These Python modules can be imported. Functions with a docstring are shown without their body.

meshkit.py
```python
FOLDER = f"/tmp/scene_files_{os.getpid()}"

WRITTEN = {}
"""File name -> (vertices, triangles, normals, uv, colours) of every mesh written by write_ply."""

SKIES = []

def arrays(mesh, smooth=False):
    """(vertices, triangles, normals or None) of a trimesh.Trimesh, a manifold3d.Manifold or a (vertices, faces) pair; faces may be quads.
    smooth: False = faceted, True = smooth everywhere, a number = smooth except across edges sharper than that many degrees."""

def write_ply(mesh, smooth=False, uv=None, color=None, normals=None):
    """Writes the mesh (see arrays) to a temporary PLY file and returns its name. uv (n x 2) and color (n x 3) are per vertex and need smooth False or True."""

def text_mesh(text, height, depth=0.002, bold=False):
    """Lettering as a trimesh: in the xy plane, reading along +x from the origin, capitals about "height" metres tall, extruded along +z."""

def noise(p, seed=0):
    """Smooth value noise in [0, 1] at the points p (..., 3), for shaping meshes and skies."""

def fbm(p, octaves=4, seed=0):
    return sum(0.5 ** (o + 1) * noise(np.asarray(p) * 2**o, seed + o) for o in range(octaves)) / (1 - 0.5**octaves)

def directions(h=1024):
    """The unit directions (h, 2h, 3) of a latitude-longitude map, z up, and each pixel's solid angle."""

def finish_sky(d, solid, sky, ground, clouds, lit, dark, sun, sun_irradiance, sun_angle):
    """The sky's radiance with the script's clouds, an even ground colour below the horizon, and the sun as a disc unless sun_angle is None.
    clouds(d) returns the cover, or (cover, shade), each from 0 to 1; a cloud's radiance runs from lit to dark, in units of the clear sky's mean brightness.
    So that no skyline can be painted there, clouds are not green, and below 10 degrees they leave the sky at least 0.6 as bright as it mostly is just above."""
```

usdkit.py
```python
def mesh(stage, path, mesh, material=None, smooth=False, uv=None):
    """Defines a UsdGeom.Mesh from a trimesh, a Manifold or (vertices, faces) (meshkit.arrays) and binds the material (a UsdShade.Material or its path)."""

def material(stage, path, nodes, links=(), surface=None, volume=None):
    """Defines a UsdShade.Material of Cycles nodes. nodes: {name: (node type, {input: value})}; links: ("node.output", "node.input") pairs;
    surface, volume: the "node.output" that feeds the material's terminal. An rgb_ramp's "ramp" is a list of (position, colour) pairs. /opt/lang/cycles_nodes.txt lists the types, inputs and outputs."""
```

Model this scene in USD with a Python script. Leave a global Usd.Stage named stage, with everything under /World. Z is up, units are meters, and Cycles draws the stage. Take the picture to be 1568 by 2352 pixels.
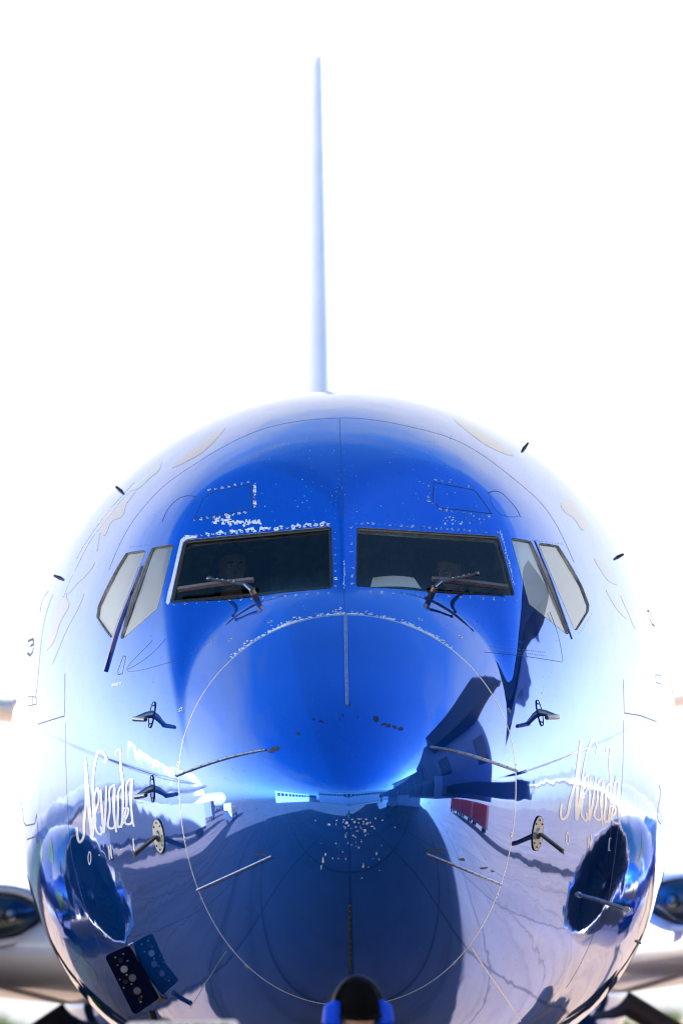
import math, random, numpy as np, trimesh, shapely, usdkit, meshkit, manifold3d as m3
from shapely.geometry import Polygon, Point, box as sbox
from shapely.ops import unary_union
from scipy.interpolate import CubicSpline
from scipy.spatial import Delaunay
from pxr import Usd, UsdGeom, UsdLux, UsdShade, Gf, Sdf, Vt

# ---------------------------------------------------------------- camera, sky, sun, exposure
stage = Usd.Stage.CreateInMemory()
UsdGeom.SetStageUpAxis(stage, UsdGeom.Tokens.z); UsdGeom.SetStageMetersPerUnit(stage, 1.0)
UsdGeom.Xform.Define(stage, '/World'); UsdGeom.Scope.Define(stage, '/World/Looks')
CAM = np.array([-0.10, -27.0, 1.60]); YAW, PITCH, ROLL = np.radians(.20), np.radians(5.13), np.radians(1.2)
EXPOSURE, SKY_STRENGTH, SUN_INTENSITY = 2.78, 0.05, 1.25
SUN_AZ, SUN_EL = np.radians(92), np.radians(19)          # azimuth from +y (the aircraft's tail) towards +x
F = 200 / 24 * 1568
fw = np.array([np.sin(YAW)*np.cos(PITCH), np.cos(YAW)*np.cos(PITCH), np.sin(PITCH)])
r0 = np.cross(fw, [0, 0, 1]); r0 /= np.linalg.norm(r0); u0 = np.cross(r0, fw)
RT, UP = np.cos(ROLL)*r0 - np.sin(ROLL)*u0, np.cos(ROLL)*u0 + np.sin(ROLL)*r0
cam = UsdGeom.Camera.Define(stage, '/World/camera')
cam.CreateHorizontalApertureAttr(24.0); cam.CreateVerticalApertureAttr(24.0*1024/682); cam.CreateFocalLengthAttr(200.0)
cam.CreateClippingRangeAttr(Gf.Vec2f(0.5, 6000)); cam.CreateFStopAttr(2.8); cam.CreateFocusDistanceAttr(28.6)
cam.CreateExposureAttr(EXPOSURE)
mat = np.eye(4); mat[0, :3], mat[1, :3], mat[2, :3], mat[3, :3] = RT, UP, -fw, CAM
cam.AddTransformOp().Set(Gf.Matrix4d(*map(float, mat.ravel())))
SUN = np.array([np.sin(SUN_AZ)*np.cos(SUN_EL), np.cos(SUN_AZ)*np.cos(SUN_EL), np.sin(SUN_EL)])
sun = UsdLux.DistantLight.Define(stage, '/World/sun')
sun.CreateIntensityAttr(SUN_INTENSITY); sun.CreateAngleAttr(0.5); sun.CreateNormalizeAttr(True); sun.CreateColorAttr(Gf.Vec3f(1, .95, .87))
z = SUN; x = np.cross([0, 0, 1], z); x /= np.linalg.norm(x); y = np.cross(z, x)
sm = np.eye(4); sm[0, :3], sm[1, :3], sm[2, :3] = x, y, z
sun.AddTransformOp().Set(Gf.Matrix4d(*map(float, sm.ravel())))
dome = UsdLux.DomeLight.Define(stage, '/World/sky'); dome.CreateIntensityAttr(1.0)
dome.GetPrim().SetCustomDataByKey('kind', 'structure')
LK = '/World/Looks/'
skym = usdkit.material(stage, LK + 'sky', {
    'tc': ('texture_coordinate', {}), 'sep': ('separate_xyz', {}),
    'sky': ('sky_texture', {'sky_type': 'single_scattering', 'sun_disc': False, 'sun_elevation': float(SUN_EL), 'sun_rotation': float(SUN_AZ), 'air_density': 1.0, 'aerosol_density': 1.0, 'ozone_density': 2.0}),
    'hs': ('hsv', {'hue': .5, 'saturation': 1.3, 'value': 1.0, 'fac': 1.0}),
    'map': ('mapping', {'scale': (1.3, 1.3, 4.0)}), 'n': ('noise_texture', {'scale': 2.2, 'detail': 3.0, 'roughness': .5}),
    'el': ('map_range', {'from_min': .36, 'from_max': .74, 'to_min': 1.25, 'to_max': -.25}), 'nn': ('map_range', {'from_min': .3, 'from_max': .7, 'to_min': -.38, 'to_max': .38}),
    'ad': ('math', {'math_type': 'add', 'use_clamp': True}), 'bw': ('rgb_to_bw', {}), 'w': ('mix_color', {'blend_type': 'multiply', 'fac': 1.0, 'b': (1.36, 1.40, 1.47)}),
    'mx': ('mix_color', {}), 'bg': ('background_shader', {'strength': SKY_STRENGTH})},
    [('tc.generated', 'sep.vector'), ('tc.generated', 'map.vector'), ('map.vector', 'n.vector'), ('n.fac', 'nn.value'), ('sep.z', 'el.value'),
     ('el.result', 'ad.value1'), ('nn.result', 'ad.value2'), ('ad.value', 'mx.fac'), ('sky.color', 'hs.color'), ('hs.color', 'mx.a'), ('sky.color', 'bw.color'), ('bw.val', 'w.a'), ('w.result', 'mx.b'),
     ('mx.result', 'bg.color')], surface='bg.background')
UsdShade.MaterialBindingAPI.Apply(dome.GetPrim()).Bind(skym)

# ---------------------------------------------------------------- helpers: prims
used = {}
def numbered(parent, name):
    k = (str(parent), name); n = used.get(k, 0); used[k] = n + 1
    return f'{parent}/{name}' + (f'_{n:03d}' if n else '')
def path_of(parent): return '/World' if parent is None else str(parent.GetPath())
def tag(prim, label=None, cat=None, group=None, kind=None):
    prim = prim.GetPrim() if hasattr(prim, 'GetPrim') else prim
    for k, v in (('label', label), ('category', cat), ('group', group), ('kind', kind)):
        if v: prim.SetCustomDataByKey(k, v)
    return prim
def thing(name, label, cat, loc=(0, 0, 0), rotz=0, group=None):
    x = UsdGeom.Xform.Define(stage, numbered('/World', name)); x.AddTranslateOp().Set(Gf.Vec3d(*map(float, loc)))
    if rotz: x.AddRotateZOp().Set(float(rotz))
    return tag(x.GetPrim(), label, cat, group)
def obj(name, mesh, m, parent=None, smooth=False, label=None, cat=None, group=None, kind=None):
    p = usdkit.mesh(stage, numbered(path_of(parent), name), mesh, m, smooth)
    return tag(p.GetPrim(), label, cat, group, kind)
def obj_n(name, v, f, n, m, parent=None, **k):
    """mesh with given vertex normals"""
    p = obj(name, (v, f), m, parent, False, **k); g = UsdGeom.Mesh(p)
    g.CreateNormalsAttr(Vt.Vec3fArray.FromNumpy(np.asarray(n, np.float32))); g.SetNormalsInterpolation('vertex')
    return p
def copy_of(src, name, loc, rotz, label, group=None):
    d = src.GetCustomData(); x = UsdGeom.Xform.Define(stage, numbered('/World', name)); p = x.GetPrim()
    p.GetReferences().AddInternalReference(src.GetPath()); x.ClearXformOpOrder()
    x.GetPrim().GetAttribute('xformOp:translate').Set(Gf.Vec3d(*map(float, loc)))
    ops = [UsdGeom.XformOp(p.GetAttribute('xformOp:translate'))]
    ro = x.AddRotateZOp(); ro.Set(float(rotz)); x.SetXformOpOrder(ops + [ro]); p.SetInstanceable(True)
    return tag(p, label, d.get('category'), group or d.get('group'))
cat_ = trimesh.util.concatenate
def bx(lo, hi):
    lo, hi = np.array(lo, float), np.array(hi, float); b = trimesh.creation.box(hi - lo); b.apply_translation((lo + hi)/2); return b
def tube(pts, rad, n=10, cap=True):
    pts = np.asarray(pts, float); rad = np.broadcast_to(np.asarray(rad, float), (len(pts),))
    t = np.gradient(pts, axis=0); t /= np.linalg.norm(t, axis=1, keepdims=True)
    a = np.array([0, 0, 1.]) if abs(t[0, 2]) < .9 else np.array([1., 0, 0]); V, Fc = [], []
    s = np.cross(t[0], a)
    for i in range(len(pts)):
        s = s - t[i]*(s@t[i]); s /= np.linalg.norm(s); b = np.cross(t[i], s); ang = np.arange(n)*2*np.pi/n
        V.append(pts[i] + rad[i]*(np.cos(ang)[:, None]*s + np.sin(ang)[:, None]*b))
    V = np.vstack(V)
    for i in range(len(pts) - 1):
        for k in range(n):
            q = [i*n + k, i*n + (k + 1) % n, (i + 1)*n + (k + 1) % n, (i + 1)*n + k]; Fc += [[q[0], q[1], q[2]], [q[0], q[2], q[3]]]
    if cap:
        V = np.vstack([V, pts[0], pts[-1]]); c0 = len(V) - 2; L = (len(pts) - 1)*n
        for k in range(n): Fc += [[c0, (k + 1) % n, k], [c0 + 1, L + k, L + (k + 1) % n]]
    return trimesh.Trimesh(V, np.array(Fc), process=False)
def lathe(prof, n=48, axis='y'):
    """prof: (r, h) pairs revolved about the axis"""
    prof = np.asarray(prof, float); a = np.arange(n)*2*np.pi/n
    r, h = prof[:, 0][:, None], prof[:, 1][:, None]*np.ones(n)
    c, s = r*np.cos(a), r*np.sin(a)
    V = np.stack({'y': (c, h, s), 'z': (c, s, h), 'x': (h, c, s)}[axis], -1).reshape(-1, 3); Fc = []
    for i in range(len(prof) - 1):
        for k in range(n):
            q = [i*n + k, i*n + (k + 1) % n, (i + 1)*n + (k + 1) % n, (i + 1)*n + k]; Fc += [[q[0], q[1], q[2]], [q[0], q[2], q[3]]]
    return trimesh.Trimesh(V, np.array(Fc), process=False)
def sphere(c, r, sub=2):
    s = trimesh.creation.icosphere(subdivisions=sub, radius=1.0); s.apply_scale(r); s.apply_translation(c); return s
def mani(t):
    return m3.Manifold(m3.Mesh(np.asarray(t.vertices, np.float32), np.asarray(t.faces, np.uint32)))
def tri_of(m):
    q = m.to_mesh(); return trimesh.Trimesh(q.vert_properties[:, :3], q.tri_verts, process=False)
def hull_chain(joints, bones, res=.02, smooth=8):
    sp = {k: m3.Manifold.sphere(r, 20).translate(tuple(map(float, c))) for k, (c, r) in joints.items()}
    M = m3.Manifold.batch_boolean([m3.Manifold.batch_hull([sp[k] for k in b]) for b in bones], m3.OpType.Add)
    t = tri_of(M.refine_to_length(res)); t.merge_vertices(); trimesh.smoothing.filter_taubin(t, iterations=smooth); return t
def frame_xf(o, ex, ey, ez):
    m = np.eye(4); m[:3, 0], m[:3, 1], m[:3, 2], m[:3, 3] = ex, ey, ez, o; return m

# ---------------------------------------------------------------- materials
def simple(name, color, rough=.5, metal=0., bump=None, spec=.5, coat=0., var=0., vscale=6., **kw):
    nodes = {'p': ('principled_bsdf', {'base_color': color, 'roughness': rough, 'metallic': metal, 'specular_ior_level': spec, 'coat_weight': coat, 'coat_roughness': .03, **kw})}; links = []
    if var or bump:
        nodes['tc'] = ('geometry', {}); nodes['n'] = ('noise_texture', {'scale': vscale, 'detail': 5.0, 'roughness': .6}); links += [('tc.position', 'n.vector')]
    if var:
        nodes['r'] = ('rgb_ramp', {'ramp': [(.3, [c*(1 - var) for c in color]), (.7, [min(1, c*(1 + var)) for c in color])]})
        links += [('n.fac', 'r.fac'), ('r.color', 'p.base_color')]
    if bump:
        nodes['b'] = ('bump', {'strength': bump[0], 'distance': bump[1]}); links += [('n.fac', 'b.height'), ('b.normal', 'p.normal')]
    return usdkit.material(stage, LK + name, nodes, links, surface='p.BSDF')
BLUE = (.0001, .165, .80)
def paint(name, color, wav=.0016, rough=.03, metal=.86):
    """glossy aircraft paint: dust specks in the colour, slight ripples of the skin in the normal"""
    return usdkit.material(stage, LK + name, {
        'g': ('geometry', {}), 'n': ('noise_texture', {'scale': 85.0, 'detail': 2.0}),
        'r': ('rgb_ramp', {'ramp': [(0., (0, 0, 0)), (.705, (0, 0, 0)), (.725, (.8, .8, .8))]}),
        'n3': ('noise_texture', {'scale': 1.7, 'detail': 3.0}), 'r3': ('rgb_ramp', {'ramp': [(.3, [c*.93 for c in color]), (.7, [min(1, c*1.06) for c in color])]}),
        'm': ('mapping', {'scale': (5.5, 1.6, 3.0)}), 'n2': ('noise_texture', {'scale': 1.0, 'detail': 2.5, 'roughness': .45}),
        'n4': ('noise_texture', {'scale': 3.1, 'detail': 6.0, 'roughness': .7}), 'r4': ('rgb_ramp', {'ramp': [(.35, (rough, rough, rough)), (.75, (rough + .02, rough + .02, rough + .02))]}),
        'b': ('bump', {'strength': 1.0, 'distance': wav}), 'd': ('diffuse_bsdf', {'color': (.05, .07, .12)}), 'mc': ('mix_closure', {}),
        'p': ('principled_bsdf', {'metallic': metal, 'coat_weight': .55, 'coat_roughness': .012, 'coat_ior': 1.55})},
        [('g.position', 'n.vector'), ('n.fac', 'r.fac'), ('g.position', 'n3.vector'), ('n3.fac', 'r3.fac'), ('r3.color', 'p.base_color'), ('g.position', 'n4.vector'), ('n4.fac', 'r4.fac'), ('r4.color', 'p.roughness'),
         ('g.position', 'm.vector'), ('m.vector', 'n2.vector'), ('n2.fac', 'b.height'), ('b.normal', 'p.normal'), ('b.normal', 'p.coat_normal'), ('r.color', 'mc.fac'), ('p.BSDF', 'mc.closure1'), ('d.BSDF', 'mc.closure2')], surface='mc.closure')
M = {}
M['skin'] = paint('blue_skin_paint', BLUE, .0036)
M['radome'] = paint('blue_radome_paint', BLUE, .0004)
M['pale'] = paint('pale_blue_paint', (.42, .49, .62), .0005, .12, 0.)
M['primer'] = simple('pale_primer', (.62, .68, .76), .45, var=.12, vscale=60)
M['chip_dark'] = simple('dark_chip', (.012, .018, .03), .5)
M['seam'] = simple('seam_line', (.01, .03, .12), .5)
M['seam_black'] = simple('black_gap', (.008, .01, .016), .5)
M['seam_soft'] = simple('fine_panel_gap', (.01, .06, .30), .35)
M['silver'] = simple('worn_aluminium', (.70, .72, .76), .28, 1., var=.15, vscale=80)
M['steel'] = simple('dark_steel', (.20, .22, .26), .25, 1., var=.2, vscale=60)
M['lip'] = simple('polished_lip', (.80, .80, .82), .10, 1.)
M['probe'] = simple('heated_probe_metal', (.30, .33, .40), .30, 1., var=.25, vscale=50)
M['rubber'] = simple('black_rubber', (.012, .012, .013), .45, bump=(.3, .002), vscale=90)
M['black'] = simple('matte_black', (.014, .014, .016), .55)
M['brass'] = simple('brass_fitting', (.55, .30, .14), .3, 1.)
M['white'] = simple('white_paint', (.78, .78, .77), .35, coat=.3, var=.04)
M['decal_white'] = simple('white_lettering', (.80, .83, .88), .2, coat=1.)
M['cabin'] = simple('cabin_lining', (.62, .62, .60), .7, var=.3, vscale=9)
M['glare'] = simple('glareshield_vinyl', (.018, .02, .024), .8, bump=(.4, .003), vscale=120)
M['concrete_dark'] = simple('grey_plastic', (.12, .13, .14), .5)
M['skinman'] = simple('skin', (.56, .35, .26), .5, subsurface_weight=.08, subsurface_scale=.01, var=.1, vscale=30)
M['hair'] = simple('dark_hair', (.02, .014, .01), .6, bump=(.6, .004), vscale=150)
M['eye'] = simple('eye_white', (.7, .68, .65), .15); M['iris'] = simple('iris', (.03, .02, .015), .1)
M['shirt'] = simple('white_shirt', (.62, .64, .68), .8, bump=(.4, .006), vscale=25, var=.06)
M['navy'] = simple('navy_cloth', (.012, .016, .03), .85, bump=(.4, .006), vscale=25, var=.3)
M['knit'] = simple('black_knit', (.0022, .0024, .0028), .9, spec=.1, bump=(.7, .004), vscale=130, var=.4)
M['muff'] = simple('blue_ear_cup', (.0002, .062, .66), .5, spec=.15)
M['visor'] = simple('grey_visor', (.06, .07, .075), .6)
M['hivis'] = simple('yellow_green_vest', (.55, .70, .05), .8, bump=(.4, .006), vscale=25)
M['boot'] = simple('black_boot', (.02, .018, .016), .5)
M['paper'] = simple('paper', (.80, .81, .82), .8)
M['panel_blue'] = simple('panel_inner_blue', (.0003, .003, .030), .6, spec=.12, var=.15)
M['lens'] = simple('pale_round_socket', (.42, .46, .52), .35, .3)
M['red'] = simple('red_paint', (.62, .03, .02), .35, coat=.4, var=.1)
M['peach'] = simple('peach_print', (.11, .10, .20), .05, .4, coat=.6); M['mint'] = simple('mint_print', (.006, .13, .28), .05, .4, coat=.6)
M['green'] = simple('green_print', (.015, .16, .03), .08, coat=1.); M['teal'] = simple('teal_print', (.01, .32, .24), .08, coat=1.); M['orange'] = simple('orange_print', (.75, .30, .06), .08, coat=1.)
M['navyline'] = simple('deep_blue_print', (.002, .03, .22), .08, coat=1.)
M['wing'] = simple('grey_wing_paint', (.50, .51, .53), .22, coat=.6, var=.06, vscale=2.)
M['shade'] = usdkit.material(stage, LK + 'pale_sun_shade', {'d': ('diffuse_bsdf', {'color': (.84, .92, 1.0)}), 't': ('translucent_bsdf', {'color': (.70, .78, .85)}), 'm': ('mix_closure', {'fac': .12})}, [('d.BSDF', 'm.closure1'), ('t.BSDF', 'm.closure2')], surface='m.closure')
M['pale_metal'] = simple('pale_metal_plate', (.40, .40, .37), .35, .6, var=.1, vscale=40)
M['blade'] = simple('wiper_blade', (.16, .14, .14), .5, .4, var=.3, vscale=60)
M['lens_dim'] = simple('grey_round_socket', (.22, .22, .26), .35, .3)
M['strip_metal'] = simple('strip_metal', (.20, .27, .42), .25, .8, var=.3, vscale=40)
M['strap'] = simple('grey_headband', (.012, .012, .014), .4, var=.2, vscale=60)
M['board'] = simple('white_board', (.74, .75, .80), .4)
M['letter'] = simple('grey_brown_letters', (.12, .09, .09), .5)
M['wiper_arm'] = simple('wiper_arm', (.05, .06, .08), .3, .6)
M['lamp_well'] = simple('lamp_housing', (.03, .06, .085), .35, .4, var=.5, vscale=9)
M['yellow'] = simple('yellow_paint', (.62, .42, .04), .4, coat=.3, var=.08)
M['tyre'] = simple('tyre', (.02, .02, .021), .8)
M['bridge'] = simple('jet_bridge_steel', (.13, .15, .19), .4, var=.12, vscale=1.5)
M['bridge_trim'] = simple('jet_bridge_trim', (.35, .36, .38), .45)
M['wall'] = simple('pale_terminal_cladding', (.66, .64, .60), .6, var=.06, vscale=.7)
M['darkglass'] = simple('dark_window_glass', (.02, .03, .04), .05)
M['trunk'] = simple('bark', (.09, .065, .045), .9, var=.3)
M['leaf'] = usdkit.material(stage, LK + 'leaf', {'o': ('geometry', {}), 'r': ('rgb_ramp', {'ramp': [(0, (.035, .055, .02)), (1, (.10, .11, .05))]}), 'p': ('principled_bsdf', {'roughness': .7}), 't': ('translucent_bsdf', {'color': (.10, .13, .04)}), 'm': ('mix_closure', {'fac': .3})},
    [('o.random_per_island', 'r.fac'), ('r.color', 'p.base_color'), ('p.BSDF', 'm.closure1'), ('t.BSDF', 'm.closure2')], surface='m.closure')
def glass(name, tint, ior=1.5):
    return usdkit.material(stage, LK + name, {'f': ('fresnel', {'IOR': ior}), 't': ('transparent_bsdf', {'color': tint}), 'g': ('glossy_bsdf', {'color': (1, 1, 1), 'roughness': .006}), 'm': ('mix_closure', {})},
        [('f.fac', 'm.fac'), ('t.BSDF', 'm.closure1'), ('g.BSDF', 'm.closure2')], surface='m.closure')
M['glass'] = glass('windshield_glass', (.93, .98, .98), 1.40); M['lamp_glass'] = glass('lamp_glass', (.85, .92, .95)); M['side_glass'] = glass('side_window_glass', (.97, .99, 1.0), 2.2)
def apron(name, c, joint, scale):
    return usdkit.material(stage, LK + name, {'g': ('geometry', {}), 'n': ('noise_texture', {'scale': .35, 'detail': 6.0, 'roughness': .65}), 'n2': ('noise_texture', {'scale': 14.0, 'detail': 3.0}),
        'r': ('rgb_ramp', {'ramp': [(.30, [k*.72 for k in c]), (.55, c), (.75, [k*1.10 for k in c])]}),
        'bk': ('brick_texture', {'scale': scale, 'offset': 0., 'mortar_size': .008, 'brick_width': .5, 'row_height': .5, 'color1': (1, 1, 1), 'color2': (.90, .90, .90), 'mortar': (joint, joint, joint)}),
        'st': ('mapping', {'scale': (.05, 1.4, 1.)}), 'ns': ('noise_texture', {'scale': 1.0, 'detail': 3.0}), 'rs': ('rgb_ramp', {'ramp': [(.30, (.62, .62, .64)), (.48, (1, 1, 1))]}),
        'm1': ('mix_color', {'blend_type': 'multiply', 'fac': 1.}), 'm2': ('mix_color', {'blend_type': 'multiply', 'fac': .9}), 'b': ('bump', {'strength': .4, 'distance': .004}), 'p': ('principled_bsdf', {'roughness': .75})},
        [('g.position', 'n.vector'), ('g.position', 'n2.vector'), ('g.position', 'bk.vector'), ('g.position', 'st.vector'), ('st.vector', 'ns.vector'), ('ns.fac', 'rs.fac'), ('n.fac', 'r.fac'), ('r.color', 'm1.a'), ('bk.color', 'm1.b'),
         ('m1.result', 'm2.a'), ('rs.color', 'm2.b'), ('m2.result', 'p.base_color'), ('n2.fac', 'b.height'), ('b.normal', 'p.normal')], surface='p.BSDF')
M['apron'] = apron("concrete_apron", (.275, .190, .140), .45, .16)
M['field'] = simple('dry_grass_field', (.26, .21, .13), .95, var=.3, vscale=.2)
M['marking'] = simple('yellow_marking', (.65, .42, .03), .7, var=.2, vscale=8)

# ---------------------------------------------------------------- the fuselage surface: a half-width, two crown lines, a keel line and a waist line
ST = np.array([
 [0.0, 0.00, 2.66, 2.66, 2.66, 2.66, 2.0], [0.08, .222, 2.84, 2.84, 2.40, 2.68, 2.0], [0.3, .432, 3.07, 3.07, 2.18, 2.71, 2.05],
 [0.7, .648, 3.34, 3.34, 1.91, 2.76, 2.1], [1.2, .835, 3.62, 3.70, 1.68, 2.81, 2.15], [1.95, 1.105, 3.91, 4.20, 1.46, 2.92, 2.2],
 [2.5, 1.293, 4.02, 4.545, 1.36, 3.01, 2.25], [3.0, 1.446, 4.10, 4.745, 1.30, 3.09, 2.3], [3.5, 1.578, 4.15, 4.895, 1.27, 3.17, 2.35],
 [4.2, 1.731, 4.20, 5.05, 1.245, 3.26, 2.5], [5.0, 1.853, 4.25, 5.16, 1.24, 3.33, 2.62], [6.0, 1.914, 4.30, 5.20, 1.24, 3.37, 2.72], [7.5, 1.914, 4.30, 5.19, 1.24, 3.37, 2.72]])
SP = [CubicSpline(np.sqrt(ST[:, 0]), ST[:, k]) for k in range(1, 7)]
def stat(y):
    q = np.sqrt(np.clip(y, 0, 7.5)); return [s(q) for s in SP]
def plane3(a, b, c):
    n = np.cross(np.subtract(b, a), np.subtract(c, a)); n /= np.linalg.norm(n); n = -n if n[1] > 0 else n
    return n, np.dot(n, a)
WS = plane3((.07, 1.55, 3.755), (.06, 1.93, 4.125), (.87, 1.95, 3.74))      # plane of the front windshield pane on the +x side
def smin(a, b, k):
    h = np.clip(.5 + .5*(b - a)/k, 0, 1); return b*(1 - h) + a*h - k*h*(1 - h)
def RAD(th, y):
    w, tn, tc, bo, zc, nl = stat(y); c, s = np.abs(np.cos(th)), np.sin(th); w = np.maximum(w, 1e-6)
    sup = lambda h, n: ((c/w)**n + (np.abs(s)/np.maximum(h, 1e-6))**n)**(-1/n)
    lo, no, ca = sup(zc - bo, nl), sup(tn - zc, 2.0), sup(tc - zc, 2.0 + .22*np.exp(-((y - 2.5)/.8)**2))
    n, d = WS; den = n[0]*c + n[2]*s
    rp = np.where(den > 1e-4, (d - n[1]*y - n[2]*zc)/np.maximum(den, 1e-4), 50.)
    ca = smin(ca, rp, .045); e = np.clip((y - .8)/.9, 0, 1); e = e*e*(3 - 2*e)
    kk = .002 + .055*np.clip(s/.75, 0, 1)**2; up = no*(1 - e) - smin(-no, -ca, kk)*e
    return np.where(s < 0, lo, up), zc
def spt(th, y, off=0.):
    r, zc = RAD(th, y); p = np.stack([r*np.cos(th), y + 0*r, zc + r*np.sin(th)], -1)
    return p + snrm(th, y)*np.asarray(off)[..., None] if np.any(off) else p
def snrm(th, y, e=2e-3):
    th, y = np.broadcast_arrays(np.asarray(th, float), np.asarray(y, float))
    n = np.cross(spt(th, y + e) - spt(th, np.maximum(y - e, 1e-5)), spt(th + e, y) - spt(th - e, y))
    return n/np.maximum(np.linalg.norm(n, axis=-1, keepdims=True), 1e-12)
def rays(px):
    px = np.asarray(px, float); d = fw + ((px[..., 0:1] - 784)/F)*RT - ((px[..., 1:2] - 1176)/F)*UP
    return d/np.linalg.norm(d, axis=-1, keepdims=True)
def proj(p): d = np.asarray(p, float) - CAM; z = d@fw; return np.stack([784 + F*(d@RT)/z, 1176 - F*(d@UP)/z], -1)
def sth(p): return np.arctan2(p[..., 2] - stat(p[..., 1])[4], p[..., 0])
def inside(p):
    r, zc = RAD(sth(p), p[..., 1]); return (np.hypot(p[..., 0], p[..., 2] - zc) < r) & (p[..., 1] > 0)
def at(px):
    """where a picture point (on a 1568-wide picture) lies on the skin: point, outward normal"""
    px = np.atleast_2d(np.asarray(px, float)); d = rays(px); ts = np.linspace(26.8, 34.5, 400); ok = np.zeros(len(px), bool); a = np.zeros(len(px)); b = np.zeros(len(px))
    for s in range(0, len(px), 400):
        ins = inside(CAM + d[s:s+400, None]*ts[None, :, None]); k = ins.argmax(1); ok[s:s+400] = ins.any(1); a[s:s+400], b[s:s+400] = ts[np.maximum(k - 1, 0)], ts[k]
    for _ in range(20):
        m = (a + b)/2; i = inside(CAM + d*m[:, None]); b, a = np.where(i, m, b), np.where(i, a, m)
    p = CAM + d*b[:, None]; n = snrm(sth(p), p[:, 1]); p[~ok] = np.nan
    return p, n
def dist_pt(px, y):
    """point at depth y seen at the picture point"""
    d = rays(np.array(px, float)); return CAM + d*((y - CAM[1])/d[1])
def fill(poly, off, step=6.):
    """a thin sheet over the skin inside a picture outline; off: its height above the skin"""
    poly = poly if hasattr(poly, 'geom_type') else Polygon(poly).buffer(0)
    V, Fc, N, base = [], [], [], 0
    for g in getattr(poly, 'geoms', [poly]):
        if g.is_empty: continue
        b = [np.array(r.segmentize(step).coords)[:-1] for r in [g.exterior, *g.interiors]]
        x0, y0, x1, y1 = g.bounds; gx, gy = np.meshgrid(np.arange(x0, x1, step), np.arange(y0, y1, step)); q = np.stack([gx.ravel(), gy.ravel()], 1)
        inn = shapely.contains_xy(g.buffer(-step*.4), q[:, 0], q[:, 1]) if len(q) else np.zeros(0, bool)
        P = np.vstack(b + [q[inn]])
        if len(P) < 3: continue
        T = Delaunay(P, qhull_options='QJ').simplices; c = P[T].mean(1); T = T[shapely.contains_xy(g.buffer(.02), c[:, 0], c[:, 1])]
        p, n = at(P); T = T[~np.isnan(p[T]).any((1, 2))]
        if not len(T): continue
        p = np.nan_to_num(p) + n*off; fn = np.cross(p[T[:, 1]] - p[T[:, 0]], p[T[:, 2]] - p[T[:, 0]])
        flip = (fn*n[T[:, 0]]).sum(1) < 0; T = np.where(flip[:, None], T[:, ::-1], T)
        V.append(p); N.append(n); Fc.append(T + base); base += len(p)
    return (np.vstack(V), np.vstack(Fc), np.vstack(N)) if V else None
def sheet(name, poly, off, m, parent, step=6., **k):
    r = fill(poly, off, step); return obj_n(name, *r, m, parent, **k) if r else None
def line3(px, step=5.):
    q = shapely.LineString(px).segmentize(step); P = np.array(q.coords); p, n = at(P); ok = ~np.isnan(p[:, 0]); return p[ok], n[ok]
def strip(px, width, h=.0012, step=5., p=None, n=None):
    """a low raised strip that follows the skin along a picture line: (vertices, faces, normals)"""
    if p is None: p, n = line3(px, step)
    t = np.gradient(p, axis=0); t /= np.maximum(np.linalg.norm(t, axis=1, keepdims=True), 1e-9); s = np.cross(n, t)*width/2
    return tri_strip([p - s - n*.002, p - s*.85 + n*h, p + s*.85 + n*h, p + s - n*.002])
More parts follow.
